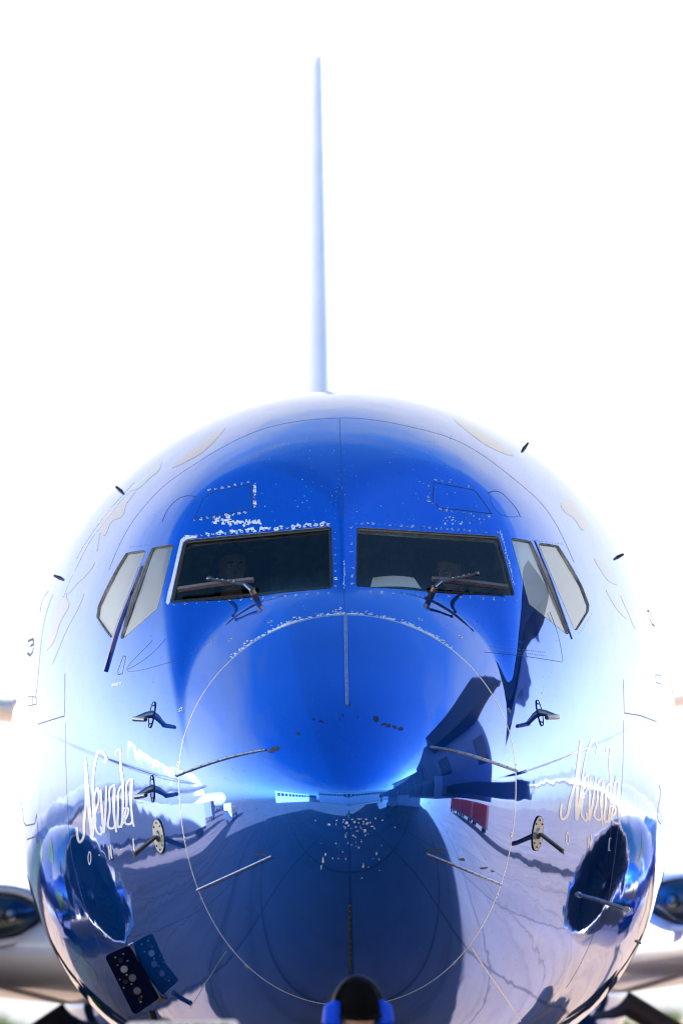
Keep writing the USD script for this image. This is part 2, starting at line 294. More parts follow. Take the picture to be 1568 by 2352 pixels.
def tri_strip(rows):
    k = len(rows); L = len(rows[0]); V = np.stack(rows, 1).reshape(-1, 3); Fc = []
    i, j = np.meshgrid(np.arange(L - 1), np.arange(k - 1), indexing='ij'); a = (i*k + j).ravel()
    Fc = np.vstack([np.stack([a, a + k, a + k + 1], 1), np.stack([a, a + k + 1, a + 1], 1)])
    return trimesh.Trimesh(V, Fc[:, ::-1], process=False)
def rod(px, rad, lift, n=8, step=6.):
    p, nn = line3(px, step); return tube(p + nn*lift, rad, n)
def smooth_line(px, n=8):
    px = np.asarray(px, float); t = np.r_[0, np.cumsum(np.linalg.norm(np.diff(px, axis=0), axis=1))]; return CubicSpline(t, px)(np.linspace(0, t[-1], n*len(px)))
def grid_faces(a, b):
    i, j = np.meshgrid(np.arange(a - 1), np.arange(b - 1), indexing='ij'); k = (i*b + j).ravel()
    return np.vstack([np.stack([k, k + b, k + b + 1], 1), np.stack([k, k + b + 1, k + 1], 1)])
rng = np.random.default_rng(7)
def blob(cx, cy, rx, ry, k=9, rough=.45):
    a = np.sort(rng.uniform(0, 2*np.pi, k)); r = 1 + rng.uniform(-rough, rough, k); return Polygon(np.stack([cx + rx*r*np.cos(a), cy + ry*r*np.sin(a)], 1)).buffer(0)

# ---------------------------------------------------------------- ground and far setting
def slab(name, x0, y0, x1, y1, z, m, **k): return obj(name, (np.array([[x0, y0, z], [x1, y0, z], [x1, y1, z], [x0, y1, z]]), np.array([[0, 1, 2], [0, 2, 3]])), m, kind='structure', **k)
slab('ground', -3000, -3000, 3000, 3000, -.012, M['field'], label='dry field reaching to the horizon around the airport', cat='ground')
slab('apron', -170, -130, 170, 150, -.004, M['apron'], label='pale concrete apron under the blue airliner', cat='apron')
def shrub(name, x, y, h, seed, label):
    r = np.random.default_rng(seed); t = thing(name, label, 'shrub', (x, y, 0), 0, 'shrubs beyond the apron')
    obj('trunk', cat_([tube([(0, 0, 0), (r.uniform(-.3, .3)*h*.4, r.uniform(-.3, .3)*h*.4, h*.6)], [.05*h, .02*h], 6) for _ in range(3)]), M['trunk'], t)
    k = 900; c = r.normal(0, 1, (k, 3)); c /= np.linalg.norm(c, axis=1, keepdims=True); c *= r.uniform(.4, 1, (k, 1))*(.75 + .25*np.sin(c[:, :1]*4 + seed)*np.cos(c[:, 2:]*3))
    c = c*np.array([h*.75, h*.75, h*.45]) + [0, 0, h*.58]; c = c[c[:, 2] > .08]; s = r.uniform(.05, .11, (len(c), 1))*h
    a, b = r.normal(0, 1, (2, len(c), 3)); V = np.stack([c + a*s*.7, c + b*s*.7, c - (a + b)*s*.35], 1).reshape(-1, 3)
    obj('crown', (V, np.arange(len(V)).reshape(-1, 3)), M['leaf'], t); return t
pos = ['first shrub in from the right edge, under the right wing', 'second shrub in from the right edge, under the right wing', 'third shrub in from the right edge, under the right wing', 'fourth shrub in from the right edge, next to the wheel strut', 'shrub at the left edge under the left wing', 'second shrub in from the left edge']
for i, (x, y, h) in enumerate([(13.8, 215, 2.1), (12.2, 222, 1.6), (10.9, 218, 2.0), (9.3, 226, 1.7), (-14.0, 214, 2.2), (-12.2, 221, 1.6)]):
    shrub('shrub', x, y, h, 20 + i, 'low dusty green ' + pos[i])

def terminal(name, label, x0, y0, x1, y1, h, face):
    """a flat-roofed block with a band of windows along one long face ('x1' or 'y1')"""
    t = thing(name, label, 'building', (0, 0, 0)); obj('wall', bx((x0, y0, 0), (x1, y1, h)), M['wall'], t)
    obj('roof', bx((x0 - .5, y0 - .5, h), (x1 + .5, y1 + .5, h + .5)), M['bridge_trim'], t)
    L = (y1 - y0) if face[0] == 'x' else (x1 - x0); n = int(L//4)
    for i in range(n):
        a = 1 + i*4
        lo, hi = ((x1 - .05, y0 + a, h*.45), (x1 + .06, y0 + a + 3, h*.78)) if face == 'x1' else ((x0 - .06, y0 + a, h*.45), (x0 + .05, y0 + a + 3, h*.78)) if face == 'x0' else ((x0 + a, y1 - .05, h*.45), (x0 + a + 3, y1 + .06, h*.78))
        obj('window', bx(lo, hi), M['darkglass'], t)
    return t
terminal('terminal', 'long terminal building behind the photographer with a window band', -42, -90, 120, -36, 19, 'y1')
terminal('gate_block', 'tall gate building beyond the jet bridge, its blank end facing the aircraft', 24, -9, 60, 3, 13.2, 'x0')
terminal('concourse', 'pale sunlit concourse to the left of the apron', -92, -50, -66, 8, 9, 'x1')

# jet bridge, drawn back from the aircraft's left front door
jb = thing('jet_bridge', 'grey telescopic jet bridge standing beside the nose, drawn back from the door', 'jet bridge')
A, B = np.array([6.9, 2.9, 0]), np.array([31., -22., 0]); d = (B - A)/np.linalg.norm(B - A); s_ = np.array([-d[1], d[0], 0]); up3 = np.array([0, 0, 1.])
def along(a, b, w, z0, z1): q = bx((a, -w, z0), (b, w, z1)); q.apply_transform(frame_xf(A, d, s_, up3)); return q
LEN = np.linalg.norm(B - A)
obj('outer_tunnel', along(1.0, 17, 1.45, 2.85, 5.95), M['bridge'], jb); obj('inner_tunnel', along(17, LEN, 1.3, 3.0, 5.6), M['bridge'], jb)
for k in range(11): obj('rib', along(2.2 + k*1.4, 2.3 + k*1.4, 1.47, 2.82, 5.97), M['bridge_trim'], jb)
cab = trimesh.creation.extrude_polygon(Polygon([(4.9, 2.0), (4.9, 5.8), (7.0, 6.2), (9.2, 4.4), (7.4, .9)]), 3.95); cab.apply_translation((0, 0, 2.6)); obj('cab', cab, M['bridge'], jb)
obj('cab_canopy', bx((4.1, 2.3, 5.55), (4.9, 5.8, 6.45)), M['rubber'], jb); obj('cab_bellows', cat_([bx((4.1 + .2*k, 2.5, 2.7), (4.22 + .2*k, 5.6, 2.95)) for k in range(4)]), M['rubber'], jb)
for k in range(2): obj('cab_window', bx((4.88, 2.2 + k*2.7, 3.7), (4.93, 2.9 + k*2.7, 4.9)), M['darkglass'], jb)
obj('catwalk', along(-1, 1.6, 3.0, 2.55, 2.62), M['bridge_trim'], jb)
for k in range(4): obj('handrail', cat_([along(-.9 + k*.8, -.86 + k*.8, 3.0, 2.62, 3.7)]), M['bridge_trim'], jb)
obj('lift_column', cat_([along(12, 12.5, 1.7, .5, 6.2).copy(), along(11.2, 13.3, 1.9, .9, 1.3)]), M['bridge_trim'], jb)
for s in (-1, 1): w = lathe([(0, -.2), (.5, -.2), (.55, -.1), (.55, .1), (.5, .2), (0, .2)], 28, 'x'); w.apply_transform(frame_xf(A + d*12.2 + s_*1.5*s + up3*.55, d, s_, up3)); obj('wheel', w, M['tyre'], jb)
rt = lathe([(0, 0), (.7, 0), (.7, 2.8), (2.3, 2.8), (2.3, 5.9), (0, 6.1)], 32, 'z'); rt.apply_translation(B); obj('rotunda', rt, M['bridge'], jb, 30)

# red baggage carts off to the right, seen mirrored in the nose
def cart(name, x, y, rz, label, m):
    t = thing(name, label, 'baggage cart', (x, y, 0), rz, 'baggage carts beside the apron road')
    obj('bed', bx((-1.6, -.8, .45), (1.6, .8, .60)), M['steel'], t); obj('box', bx((-1.55, -.75, .60), (1.55, .75, 2.2)), m, t)
    for a in (-1.1, 1.1):
        for b in (-.7, .7): w = lathe([(0, -.08), (.24, -.08), (.24, .08), (0, .08)], 20, 'y'); w.apply_translation((a, b, .24)); obj('wheel', w, M['tyre'], t)
for i, nm in enumerate(['nearest the jet bridge', 'in the middle of the row', 'farthest along the row']): cart('baggage_cart', 19.0 + i*3.1, 19.5 - i*1.6, -28, f'red covered baggage cart, the one {nm}', M['red'])

def truck(x, y, rz, label, m, high):
    t = thing('service_truck', label, 'truck', (x, y, 0), rz, 'ground vehicles left of the nose')
    cb = trimesh.creation.extrude_polygon(Polygon([(0, .5), (1.9, .5), (1.9, 1.35), (1.35, 2.35), (0, 2.35)]), 2.1); cb.apply_transform(trimesh.transformations.rotation_matrix(np.pi/2, (1, 0, 0))); cb.apply_translation((1.7, 1.05, 0)); obj('cab', cb, M['white'], t)
    obj('windscreen', cat_([bx((3.02, -.9, 1.5), (3.46, .9, 1.56)).apply_translation((.1, 0, 0))]), M['darkglass'], t); obj('load_box', bx((-3.2, -1.15, .8), (1.6, 1.15, high)), m, t); obj('chassis', bx((-3.2, -.8, .5), (3.4, .8, .78)), M['steel'], t)
    for a in (-2.2, 2.5):
        for b in (-.95, .95): obj('wheel', lathe([(0, -.14), (.45, -.14), (.48, -.08), (.48, .08), (.45, .14), (0, .14)], 24, 'y').apply_translation((a, b, .48)), M['tyre'], t)
truck(-22, 31, 35, 'white service truck with a tall grey box, left of the nose', M['bridge_trim'], 2.9); truck(-27, 21, -20, 'service truck with a low yellow bed, left of the nose', M['yellow'], 1.7); truck(-38, 44, 80, 'service truck with a dark grey box, farthest of those left of the nose', M['bridge'], 3.0)
# another airliner two stands away on the left
def loft(secs, n=28):
    """secs: (x, y_le, chord, z, thickness ratio); closed airfoil sections lofted across x"""
    t = np.linspace(0, np.pi, n); xc = (1 - np.cos(t))/2; yt = 5*(.2969*np.sqrt(xc) - .126*xc - .3516*xc**2 + .2843*xc**3 - .1036*xc**4)
    V, Fc = [], []
    for (x, yl, c, z, th) in secs:
        V.append(np.vstack([np.stack([np.full(n, x), yl + c*xc, z + yt*c*th], 1), np.stack([np.full(n - 2, x), yl + c*xc[-2:0:-1], z - .75*yt[-2:0:-1]*c*th], 1)]))
    k = 2*n - 2
    for i in range(len(secs) - 1):
        for j in range(k): a, b, e, g = i*k + j, i*k + (j + 1) % k, (i + 1)*k + (j + 1) % k, (i + 1)*k + j; Fc += [[a, b, e], [a, e, g]]
    for i in (0, len(secs) - 1):
        for j in range(1, k - 1): Fc.append([i*k, i*k + j, i*k + j + 1])
    m = trimesh.Trimesh(np.vstack(V), np.array(Fc), process=False); m.fix_normals(); return m
def vloft(secs, n=28):
    """fin: (z, y_le, chord, thickness ratio)"""
    m = loft([(z, y, c, 0, t/.875) for z, y, c, t in secs], n); V = np.array(m.vertices); V[:, 2] = np.where(V[:, 2] > 0, V[:, 2]*.875, V[:, 2]*.875/.75)
    V = np.stack([V[:, 2], V[:, 1], V[:, 0]], 1); m = trimesh.Trimesh(V, m.faces, process=False); m.fix_normals(); return m
FIN = [(4.9, 23.6, 7.6, .105), (5.6, 25.0, 5.9, .130), (8.3, 27.4, 4.2, .130), (11.27, 29.9, 2.3, .125), (11.39, 30.1, 2.05, .100)]
def mirror(m): m = m.copy(); m.vertices[:, 0] *= -1; m.faces = m.faces[:, ::-1]; return m
pa = thing('parked_airliner', 'white airliner parked two stands away with its tail in the sun', 'airliner', (-60, 50, 0), 8)
obj('fuselage', lathe([(0, 0), (.5, .15), (1.1, 1), (1.7, 3), (1.88, 5.5), (1.88, 20), (1.2, 27), (.3, 31), (0, 31.2)], 40, 'y').apply_translation((0, 0, 3.3)), M['wing'], pa, 40)
obj('fin', vloft(FIN), M['white'], pa, 40)
wg = loft([(1.2, 11.0, 7.2, 2.1, .13), (17.2, 19.5, 1.7, 3.9, .10)]); obj('wing', wg, M['wing'], pa, 40); obj('wing', mirror(wg), M['wing'], pa, 40)
for s in (-1, 1): obj('engine', lathe([(.5, 0), (1.0, .3), (1.05, 1.2), (.8, 3.6), (.4, 3.7)], 32, 'y').apply_translation((4.83*s, 9.6, 1.5)), M['wing'], pa, 30)
for x, y in ((0, 4.1), (-2.9, 15), (2.9, 15)): obj('landing_gear', cat_([tube([(x, y, .4), (x, y, 2.2)], .12), lathe([(0, -.3), (.45, -.3), (.45, .3), (0, .3)], 24, 'x').apply_translation((x, y, .45))]), M['steel'], pa)

# ---------------------------------------------------------------- the blue airliner
AP = thing('airliner', 'glossy blue airliner seen nose on with chipped paint round its windshield', 'airliner')
LF = Polygon([(391, 1386), (421, 1246), (430, 1240), (757, 1209), (761, 1213), (763, 1348), (759, 1352)])
RF = Polygon([(819, 1213), (823, 1211), (1140, 1231), (1146, 1235), (1182, 1366), (1179, 1369), (822, 1348), (818, 1345)])
L2 = Polygon([(349, 1258), (400, 1250), (362, 1399), (272, 1477)]); R2 = Polygon([(1172, 1235), (1219, 1243), (1311, 1466), (1214, 1388)])
L3 = Polygon([(289, 1270), (337, 1262), (257, 1470), (221, 1418), (225, 1391), (267, 1306)]); R3 = Polygon([(1234, 1246), (1282, 1253), (1336, 1344), (1353, 1389), (1352, 1404), (1321, 1454)])
rnd = lambda P, r: P.buffer(-r).buffer(r)
WIN = {'windshield': (rnd(LF, 5), rnd(RF, 5)), 'side_window': (rnd(L2, 4), rnd(R2, 4), rnd(L3, 5), rnd(R3, 5))}
YS = 1.2
ys = np.r_[np.linspace(YS, 3.4, 190), np.linspace(3.4, 7.5, 130)[1:]]; nt = 440; th = -np.pi/2 + np.arange(nt)*2*np.pi/nt
def ring_solid(ys, th, inset=0.):
    T, Y = np.meshgrid(th, ys); r, zc = RAD(T, Y); r = r - inset; P = np.stack([r*np.cos(T), Y, zc + r*np.sin(T)], -1); n = len(th)
    V = np.vstack([P.reshape(-1, 3), [[0, ys[0], zc[0, 0]], [0, ys[-1], zc[-1, 0]]]]); i, j = np.meshgrid(np.arange(len(ys) - 1), np.arange(n), indexing='ij'); a = (i*n + j).ravel(); b = (i*n + (j + 1) % n).ravel()
    Fc = [np.stack([a, a + n, b + n], 1), np.stack([a, b + n, b], 1)]; c0, c1 = len(V) - 2, len(V) - 1; k = np.arange(n); L = (len(ys) - 1)*n
    Fc += [np.stack([np.full(n, c0), k, (k + 1) % n], 1), np.stack([np.full(n, c1), L + (k + 1) % n, L + k], 1)]
    Fc = np.vstack(Fc); m = trimesh.Trimesh(V, Fc, process=False)
    return m if m.volume > 0 else trimesh.Trimesh(V, Fc[:, ::-1], process=False)
body = mani(ring_solid(ys, th))
cav = mani(ring_solid(np.linspace(1.42, 4.6, 60), th[::3], .06)).trim_by_plane((0, 0, 1), 2.75)
cut = [cav]
for P in WIN['windshield'] + WIN['side_window']:
    p, n = at(np.array(P.segmentize(12).exterior.coords)[:-1]); nm = n.mean(0); nm /= np.linalg.norm(nm)
    cut.append(m3.Manifold.hull_points(np.vstack([p + nm*.10, p - nm*.16]).astype(np.float32)))
body = tri_of(body - m3.Manifold.batch_boolean(cut, m3.OpType.Add)); body.merge_vertices()
v = np.array(body.vertices); y_ = v[:, 1]; r_, zc_ = RAD(sth(v), y_); on = np.abs(np.hypot(v[:, 0], v[:, 2] - zc_) - r_) < 3e-3
f = np.array(body.faces); yc = v[f][:, :, 1]; endcap = (np.ptp(yc, axis=1) < 1e-5) & ((np.abs(yc[:, 0] - YS) < 1e-4) | (np.abs(yc[:, 0] - 7.5) < 1e-4)); outer = on[f].all(1) & ~endcap
def sub(f): u, inv = np.unique(f, return_inverse=True); return v[u], inv.reshape(-1, 3)
vo, fo = sub(f[outer]); no = snrm(sth(vo), vo[:, 1])
skin = obj_n('nose_section', vo, fo, no, M['skin'], AP)
vi, fi = sub(f[~outer & ~endcap]); obj('cockpit_wall', (vi, fi), M['cabin'], AP)
# radome: a tip-to-seam shell, 4 mm short of the seam
yr = np.linspace(.004, math.sqrt(YS - .005), 150)**2; T, Y = np.meshgrid(th, yr); P = spt(T, Y); N = snrm(T, Y); n = nt
V = np.vstack([P.reshape(-1, 3), [[0, 0, 2.66]]]); NN = np.vstack([N.reshape(-1, 3), [[0, -1, 0]]]); i, j = np.meshgrid(np.arange(len(yr) - 1), np.arange(n), indexing='ij'); a = (i*n + j).ravel(); b = (i*n + (j + 1) % n).ravel(); k = np.arange(n)
Fc = np.vstack([np.stack([a, b + n, a + n], 1), np.stack([a, b, b + n], 1), np.stack([np.full(n, len(V) - 1), (k + 1) % n, k], 1)])
fn = np.cross(V[Fc[:, 1]] - V[Fc[:, 0]], V[Fc[:, 2]] - V[Fc[:, 0]]); bad = (fn*NN[Fc[:, 0]]).sum(1) < 0; Fc[bad] = Fc[bad][:, ::-1]
radome = obj_n('radome', V, Fc, NN, M['radome'], AP)
# seam: sealant bead in the joint between radome and nose
t = np.linspace(-np.pi, np.pi, 500); y2 = np.full_like(t, YS - .003); p, nn = spt(t, y2), snrm(t, y2)
obj('radome_seam', strip(None, .010, .0012, p=p, n=nn), M['silver'], AP, 60)
# the cabin tube behind
AFT = [(7.5, 1.914, 5.19, 1.24, 3.37), (12, 1.914, 5.19, 1.24, 3.37), (19.5, 1.914, 5.19, 1.24, 3.37), (22, 1.87, 5.19, 1.42, 3.45), (25, 1.55, 5.19, 2.15, 3.85), (28, 1.0, 5.15, 3.1, 4.25), (30.5, .45, 5.0, 4.05, 4.55), (31.6, .18, 4.85, 4.5, 4.68)]
AFT = np.array(AFT); yy = np.linspace(7.5, 31.6, 60); cs = [np.interp(yy, AFT[:, 0], AFT[:, k]) for k in range(1, 5)]; t = np.arange(160)*2*np.pi/160; rows = []
for y, w, tp, bo, zc in zip(yy, *cs):
    c, s = np.abs(np.cos(t)), np.sin(t); e = np.where(s < 0, 2.72, 2.0); h = np.where(s < 0, zc - bo, tp - zc); r = ((c/w)**e + (np.abs(s)/h)**e)**(-1/e); rows.append(np.stack([r*np.cos(t), np.full_like(t, y), zc + r*np.sin(t)], 1))
rows = np.stack(rows, 1).reshape(-1, 3); L = len(yy); i, j = np.meshgrid(np.arange(160), np.arange(L - 1), indexing='ij'); a = (i*L + j).ravel(); b = (((i + 1) % 160)*L + j).ravel()
aft = trimesh.Trimesh(rows, np.vstack([np.stack([a, a + 1, b + 1], 1), np.stack([a, b + 1, b], 1)]), process=False); aft.invert() if aft.volume < 0 else None
obj('cabin_tube', aft, M['skin'], AP, True)
obj('fin', vloft(FIN, 40), M['pale'], AP, 40)
obj('fin_fillet', vloft([(4.9, 18.5, 9.5, .022), (5.22, 20.8, 7.0, .022), (5.55, 24.3, 3.5, .03)]), M['pale'], AP, 40)
wg = loft([(1.2, 10.2, 8.6, 2.05, .115), (1.95, 10.7, 8.2, 2.12, .115), (2.6, 11.25, 7.6, 2.17, .115), (4.8, 12.7, 5.8, 2.35, .12), (17.2, 19.5, 1.7, 3.75, .10)], 40)
for m_ in (wg, mirror(wg)): obj('wing', m_, M['wing'], AP, 40)
sb = loft([(.6, 26.3, 3.8, 4.38, .09), (7.0, 30.0, 1.4, 5.15, .09)], 30)
for m_ in (sb, mirror(sb)): obj('tailplane', m_, M['wing'], AP, 40)
fair = trimesh.creation.icosphere(subdivisions=4); fair.apply_scale((2.05, 4.6, .95)); fair.apply_translation((0, 14.6, 1.75)); obj('belly_fairing', fair, M['skin'], AP, True)
for s in (-1, 1):
    o = (4.83*s, 9.7, 1.52)
    e = obj('engine', lathe([(.84, .22), (.86, 1.2), (1.03, .55), (1.06, 1.4), (1.0, 2.6), (.78, 3.9), (.60, 3.95), (.50, 4.7), (.2, 5.0)][2:], 56, 'y').apply_translation(o), M['skin'], AP, 40)
    obj('inlet_lip', lathe([(.80, .62), (.80, .30), (.83, .10), (.88, .02), (.92, 0), (.96, .05), (1.0, .22), (1.03, .55)], 56, 'y').apply_translation(o), M['lip'], e, 40)
    obj('inlet_duct', lathe([(.80, .62), (.79, 1.1)], 48, 'y').apply_translation(o), M['steel'], e, 40)
    bl = []
    for k in range(24):
        q = bx((-.10, -.02, .2), (.10, .02, .78)); q.apply_transform(trimesh.transformations.rotation_matrix(.6, (0, 0, 1))); q.apply_transform(trimesh.transformations.rotation_matrix(k*math.tau/24, (0, 1, 0))); bl.append(q)
    obj('fan', cat_(bl).apply_translation((o[0], o[1] + .95, o[2])), M['black'], e); obj('spinner', lathe([(0, .55), (.10, .62), (.22, .85), (.22, 1.1)], 24, 'y').apply_translation(o), M['steel'], e, 30)
    obj('fan_back', lathe([(0, 1.12), (.8, 1.12)], 40, 'y').apply_translation(o), M['black'], e)
    obj('pylon', loft([(0, 0, 4.2, 0, .10), (.9, .9, 4.2, 0, .10)]).apply_transform(np.array([[0, 0, 1, o[0]], [0, 1, 0, 10.9], [.45, 0, 0, 2.22], [0, 0, 0, 1.]])), M['wing'], AP)
    # landing light let into the wing root
    px = (12, 2104) if s < 0 else (1556, 2072); c = dist_pt(px, 10.93); c[0] = s*abs(c[0])
    def ell(rx, ry, rz, dx=0, dy=0, dz=0): q = trimesh.creation.icosphere(subdivisions=3); q.apply_scale((rx, ry, rz)); q.apply_translation(c + [dx*s, dy, dz]); return q
    lt = obj('landing_light', ell(.30, .16, .150, .06, .05), M['lamp_well'], AP, True)
    a = np.linspace(0, 2*np.pi, 60); obj('rim', tube(np.stack([c[0] + s*.06 + .335*np.cos(a), np.full_like(a, c[1] - .01), c[2] + .178*np.sin(a)], 1), .030, 8, False), M['wing'], lt, True)
    for k in (-.10, .12): obj('lamp', ell(.055, .03, .055, .06 + k, -.10), M['steel'], lt, True)
    obj('lens', ell(.305, .20, .155, .06, .04), M['lamp_glass'], lt, True)
    # main gear
    g = obj('main_gear', cat_([tube([(2.86*s, 14.6, .56), (2.86*s, 14.5, 2.1)], [.11, .14], 14), tube([(1.75*s, 13.9, 1.86), (2.80*s, 14.3, 1.2)], .085, 12)]), M['black'], AP, 40)
    for q in (-.26, .26): w = obj('wheel', lathe([(.10, -.16), (.36, -.17), (.5, -.16), (.56, -.09), (.56, .09), (.5, .16), (.36, .17), (.10, .16)], 40, 'x').apply_translation((2.86*s + q, 14.6, .56)), M['tyre'], g, 40)
g = obj('nose_gear', cat_([tube([(0, 4.1, .34), (0, 3.95, 1.5)], [.07, .10], 14), tube([(0, 3.1, 1.35), (0, 3.95, .75)], .04, 10), tube([(-.3, 4.1, .34), (.3, 4.1, .34)], .05, 10)]), M['steel'], AP, 40)
for s in (-1, 1): obj('wheel', lathe([(.06, -.09), (.22, -.1), (.31, -.09), (.343, -.05), (.343, .05), (.31, .09), (.22, .1), (.06, .09)], 36, 'x').apply_translation((.2*s, 4.1, .343)), M['tyre'], g, 40)
for s in (-1, 1): obj('gear_door', bx((s*.42 - .015, 3.3, .85), (s*.42 + .015, 4.7, 1.32)), M['skin'], AP)

# windows: rubber gasket, pane set back in the opening
for nm, ps in WIN.items():
    for P in ps:
        front = nm == 'windshield'; right = P.centroid.x > 784
        w = sheet(nm, P.buffer(-1.2), -.012 if front else -.008, M['glass' if front else 'side_glass'], AP)
        if front:
            sheet('gasket', P.buffer(.6).difference(P.buffer(-6.5 if not right else -2.6)), -.002, M['rubber'], w, 4)
            tp = [(432, 1246), (756, 1216)] if not right else [(824, 1216.5), (1141, 1236)]
            obj('retainer', strip(tp, .006, .0), M['brass'], w)
        else: sheet('gasket', P.buffer(.5).difference(P.buffer(-1.3)), -.001, M['seam_black'] , w, 3)
# wide bare-primer band down the outer edge of the left windshield
sheet('bare_edge', Polygon([(386, 1390), (390, 1384), (420, 1246), (431, 1238), (452, 1236), (449, 1231), (428, 1229), (415, 1240), (408, 1268), (401, 1300), (394, 1330), (386, 1360), (381, 1385)]).buffer(0).difference(LF.buffer(.8)), .0012, M['primer'], AP, 4)
# rail between the left side panes
obj('window_rail', strip(smooth_line([(325, 1303), (309, 1345), (290, 1392), (268, 1452), (254, 1500), (242, 1541)], 4), .034, .012), M['navyline'], AP, 40)
obj('window_rail', strip([(1228, 1243), (1266, 1335), (1313, 1468)], .012, .004), M['seam_soft'], AP, 40)

# interior: pale shades behind the side panes, glareshield, seats
for P in WIN['side_window']: sheet('sun_shade', P.buffer(1.0), -.020, M['shade'], AP)
gs = trimesh.util.concatenate([bx((-.62, 1.78, 3.2), (.62, 2.1, 3.50)), bx((-.80, 2.1, 3.0), (.80, 2.35, 3.56))]); obj('glareshield', gs, M['glare'], AP)
for s in (-1, 1):
    c = m3.Manifold.batch_hull([m3.Manifold.sphere(.06, 16).translate((s*.53 + a, 3.30 + b, c)) for a, b, c in ((-.2, 0, 3.0), (.2, 0, 3.0), (-.17, .12, 3.75), (.17, .12, 3.75))])
    st = obj('seat', tri_of(c), M['navy'], AP, 40); c = m3.Manifold.batch_hull([m3.Manifold.sphere(.05, 16).translate((s*.53 + a, 3.42, c)) for a, c in ((-.1, 3.88), (.1, 3.88), (-.1, 4.08), (.1, 4.08))])
    obj('headrest', tri_of(c), M['navy'], st, 40); obj('cushion', bx((s*.53 - .24, 2.8, 2.98), (s*.53 + .24, 3.3, 3.12)), M['navy'], st)
ovh = bx((-.35, 2.6, 4.32), (.35, 3.4, 4.40)); obj('overhead_panel', ovh, M['concrete_dark'], AP)

# skin joints: thin recessed-looking lines of dark sealant
def seam(px, w=.005, m='seam_soft', name='panel_joint', sm=True): return obj(name, strip(smooth_line(px, 6) if sm and len(px) > 2 else px, w, .0008), M[m], AP, 60)
seam([(780, 960), (680, 968), (590, 990), (520, 1022), (430, 1077), (380, 1113), (340, 1153), (305, 1197), (275, 1250), (250, 1310)], .007)
seam([(780, 960), (870, 966), (950, 982), (1037, 1007), (1100, 1040), (1180, 1100), (1250, 1165), (1290, 1230), (1318, 1292)], .007)
seam([(780, 962), (783, 1060), (788, 1190)], .005); seam([(790, 1352), (791, 1402)], .005)
for q in ([(467, 1144), (488, 1131), (571, 1112), (581, 1169), (446, 1190), (467, 1144)], [(996, 1108), (1086, 1125), (1094, 1131), (1129, 1180), (1009, 1166), (993, 1150), (996, 1108)]):
    seam(q, .006, 'seam', 'brow_plate_edge', False)
for q in ([(373, 1198), (381, 1178), (395, 1158), (413, 1144), (451, 1142)], [(1120, 1133), (1152, 1133), (1168, 1148), (1182, 1164), (1194, 1187)]): seam(q, .007, 'seam', 'brow_plate_edge')
seam([(451, 1142), (424, 1193)], .004); seam([(1124, 1137), (1148, 1180), (1190, 1186)], .004)
seam([(149, 1548), (149, 1600), (148, 1645), (118, 1654), (87, 1664)], .007, 'seam_black', 'hatch_edge', False)
seam([(150, 1660), (151, 1740), (154, 1830), (158, 1900), (165, 1965), (174, 2010), (186, 2055), (200, 2095)], .005); seam([(174, 1996), (192, 2073), (215, 2140), (240, 2200)], .005)
seam([(40, 1606), (40.5, 1645), (41, 1689)], .008, 'seam_black', 'door_edge')
seam([(64, 1601), (75, 1600.5), (84, 1602), (84, 1618), (64, 1622), (64, 1601)], .006, 'seam_black', 'hatch_edge', False); seam([(75, 1601), (75, 1620)], .006, 'seam_black', 'hatch_edge')
seam([(49, 1838), (55, 1890), (60, 1897), (80, 1893), (84, 1872)], .009, 'seam_black', 'hatch_edge', False); seam([(84, 1872), (88, 1920), (62, 1929)], .009, 'seam_black', 'hatch_edge', False)
seam([(1431, 1561), (1432, 1600), (1433, 1638), (1470, 1644), (1507, 1658)], .007, 'seam_black', 'hatch_edge', False)
seam([(1541, 1592), (1543, 1625), (1545, 1673)], .008, 'seam_black', 'door_edge'); seam([(1512.6, 1804), (1512, 1850), (1514, 1890), (1517, 1894)], .009, 'seam_black', 'hatch_edge')
seam([(1537, 1897), (1541, 1868), (1543.6, 1814)], .009, 'seam_black', 'hatch_edge'); seam([(1517, 1552), (1505, 1550), (1506, 1568), (1517, 1571)], .006, 'seam_black', 'hatch_edge', False)
seam([(1412, 1782), (1408, 1830), (1404, 1880), (1399, 1944)], .007, 'seam_black'); seam([(1431, 1655), (1430, 1750), (1424, 1850), (1412, 1960), (1395, 2080)], .005); seam([(1392, 2060), (1370, 2130), (1335, 2210), (1300, 2270)], .005)
for q in ([(1112, 1498), (1190, 1506), (1290, 1521)], [(1262, 1405), (1280, 1455), (1292, 1520)], [(380, 1467), (350, 1500), (292, 1538)], [(350, 1470), (320, 1502), (291, 1538), (370, 1527), (432, 1517)]): seam(q, .004)
seam([(520, 2185), (478, 2250), (436, 2318)], .006, 'silver', 'sealed_joint'); seam([(1083, 2178), (1120, 2235), (1160, 2292), (1195, 2348)], .008, 'silver', 'sealed_joint')
seam([(283, 1507), (289, 1508), (281, 1548), (271, 1550), (271, 1540), (283, 1507)], .006, 'seam', 'latch_cover', False)
for q in ([(64, 1473), (76, 1468), (78, 1480), (70, 1484)], [(63, 1500), (69, 1506), (76, 1497), (76, 1488)]): seam(q, .018, 'seam_black', 'door_handle', False)
for q in ([(1486, 1404), (1490, 1403), (1496, 1418)], [(1491, 1418), (1497, 1434), (1503, 1438)]): seam(q, .016, 'seam_black', 'door_handle', False)
seam([(36, 1570), (40, 1535), (46, 1500), (54, 1455), (62, 1420)], .007, 'seam', 'door_edge'); seam([(82, 1600), (92, 1500), (106, 1410), (122, 1365)], .005); seam([(92, 1408), (100, 1375), (111, 1358)], .006, 'seam', 'door_edge')

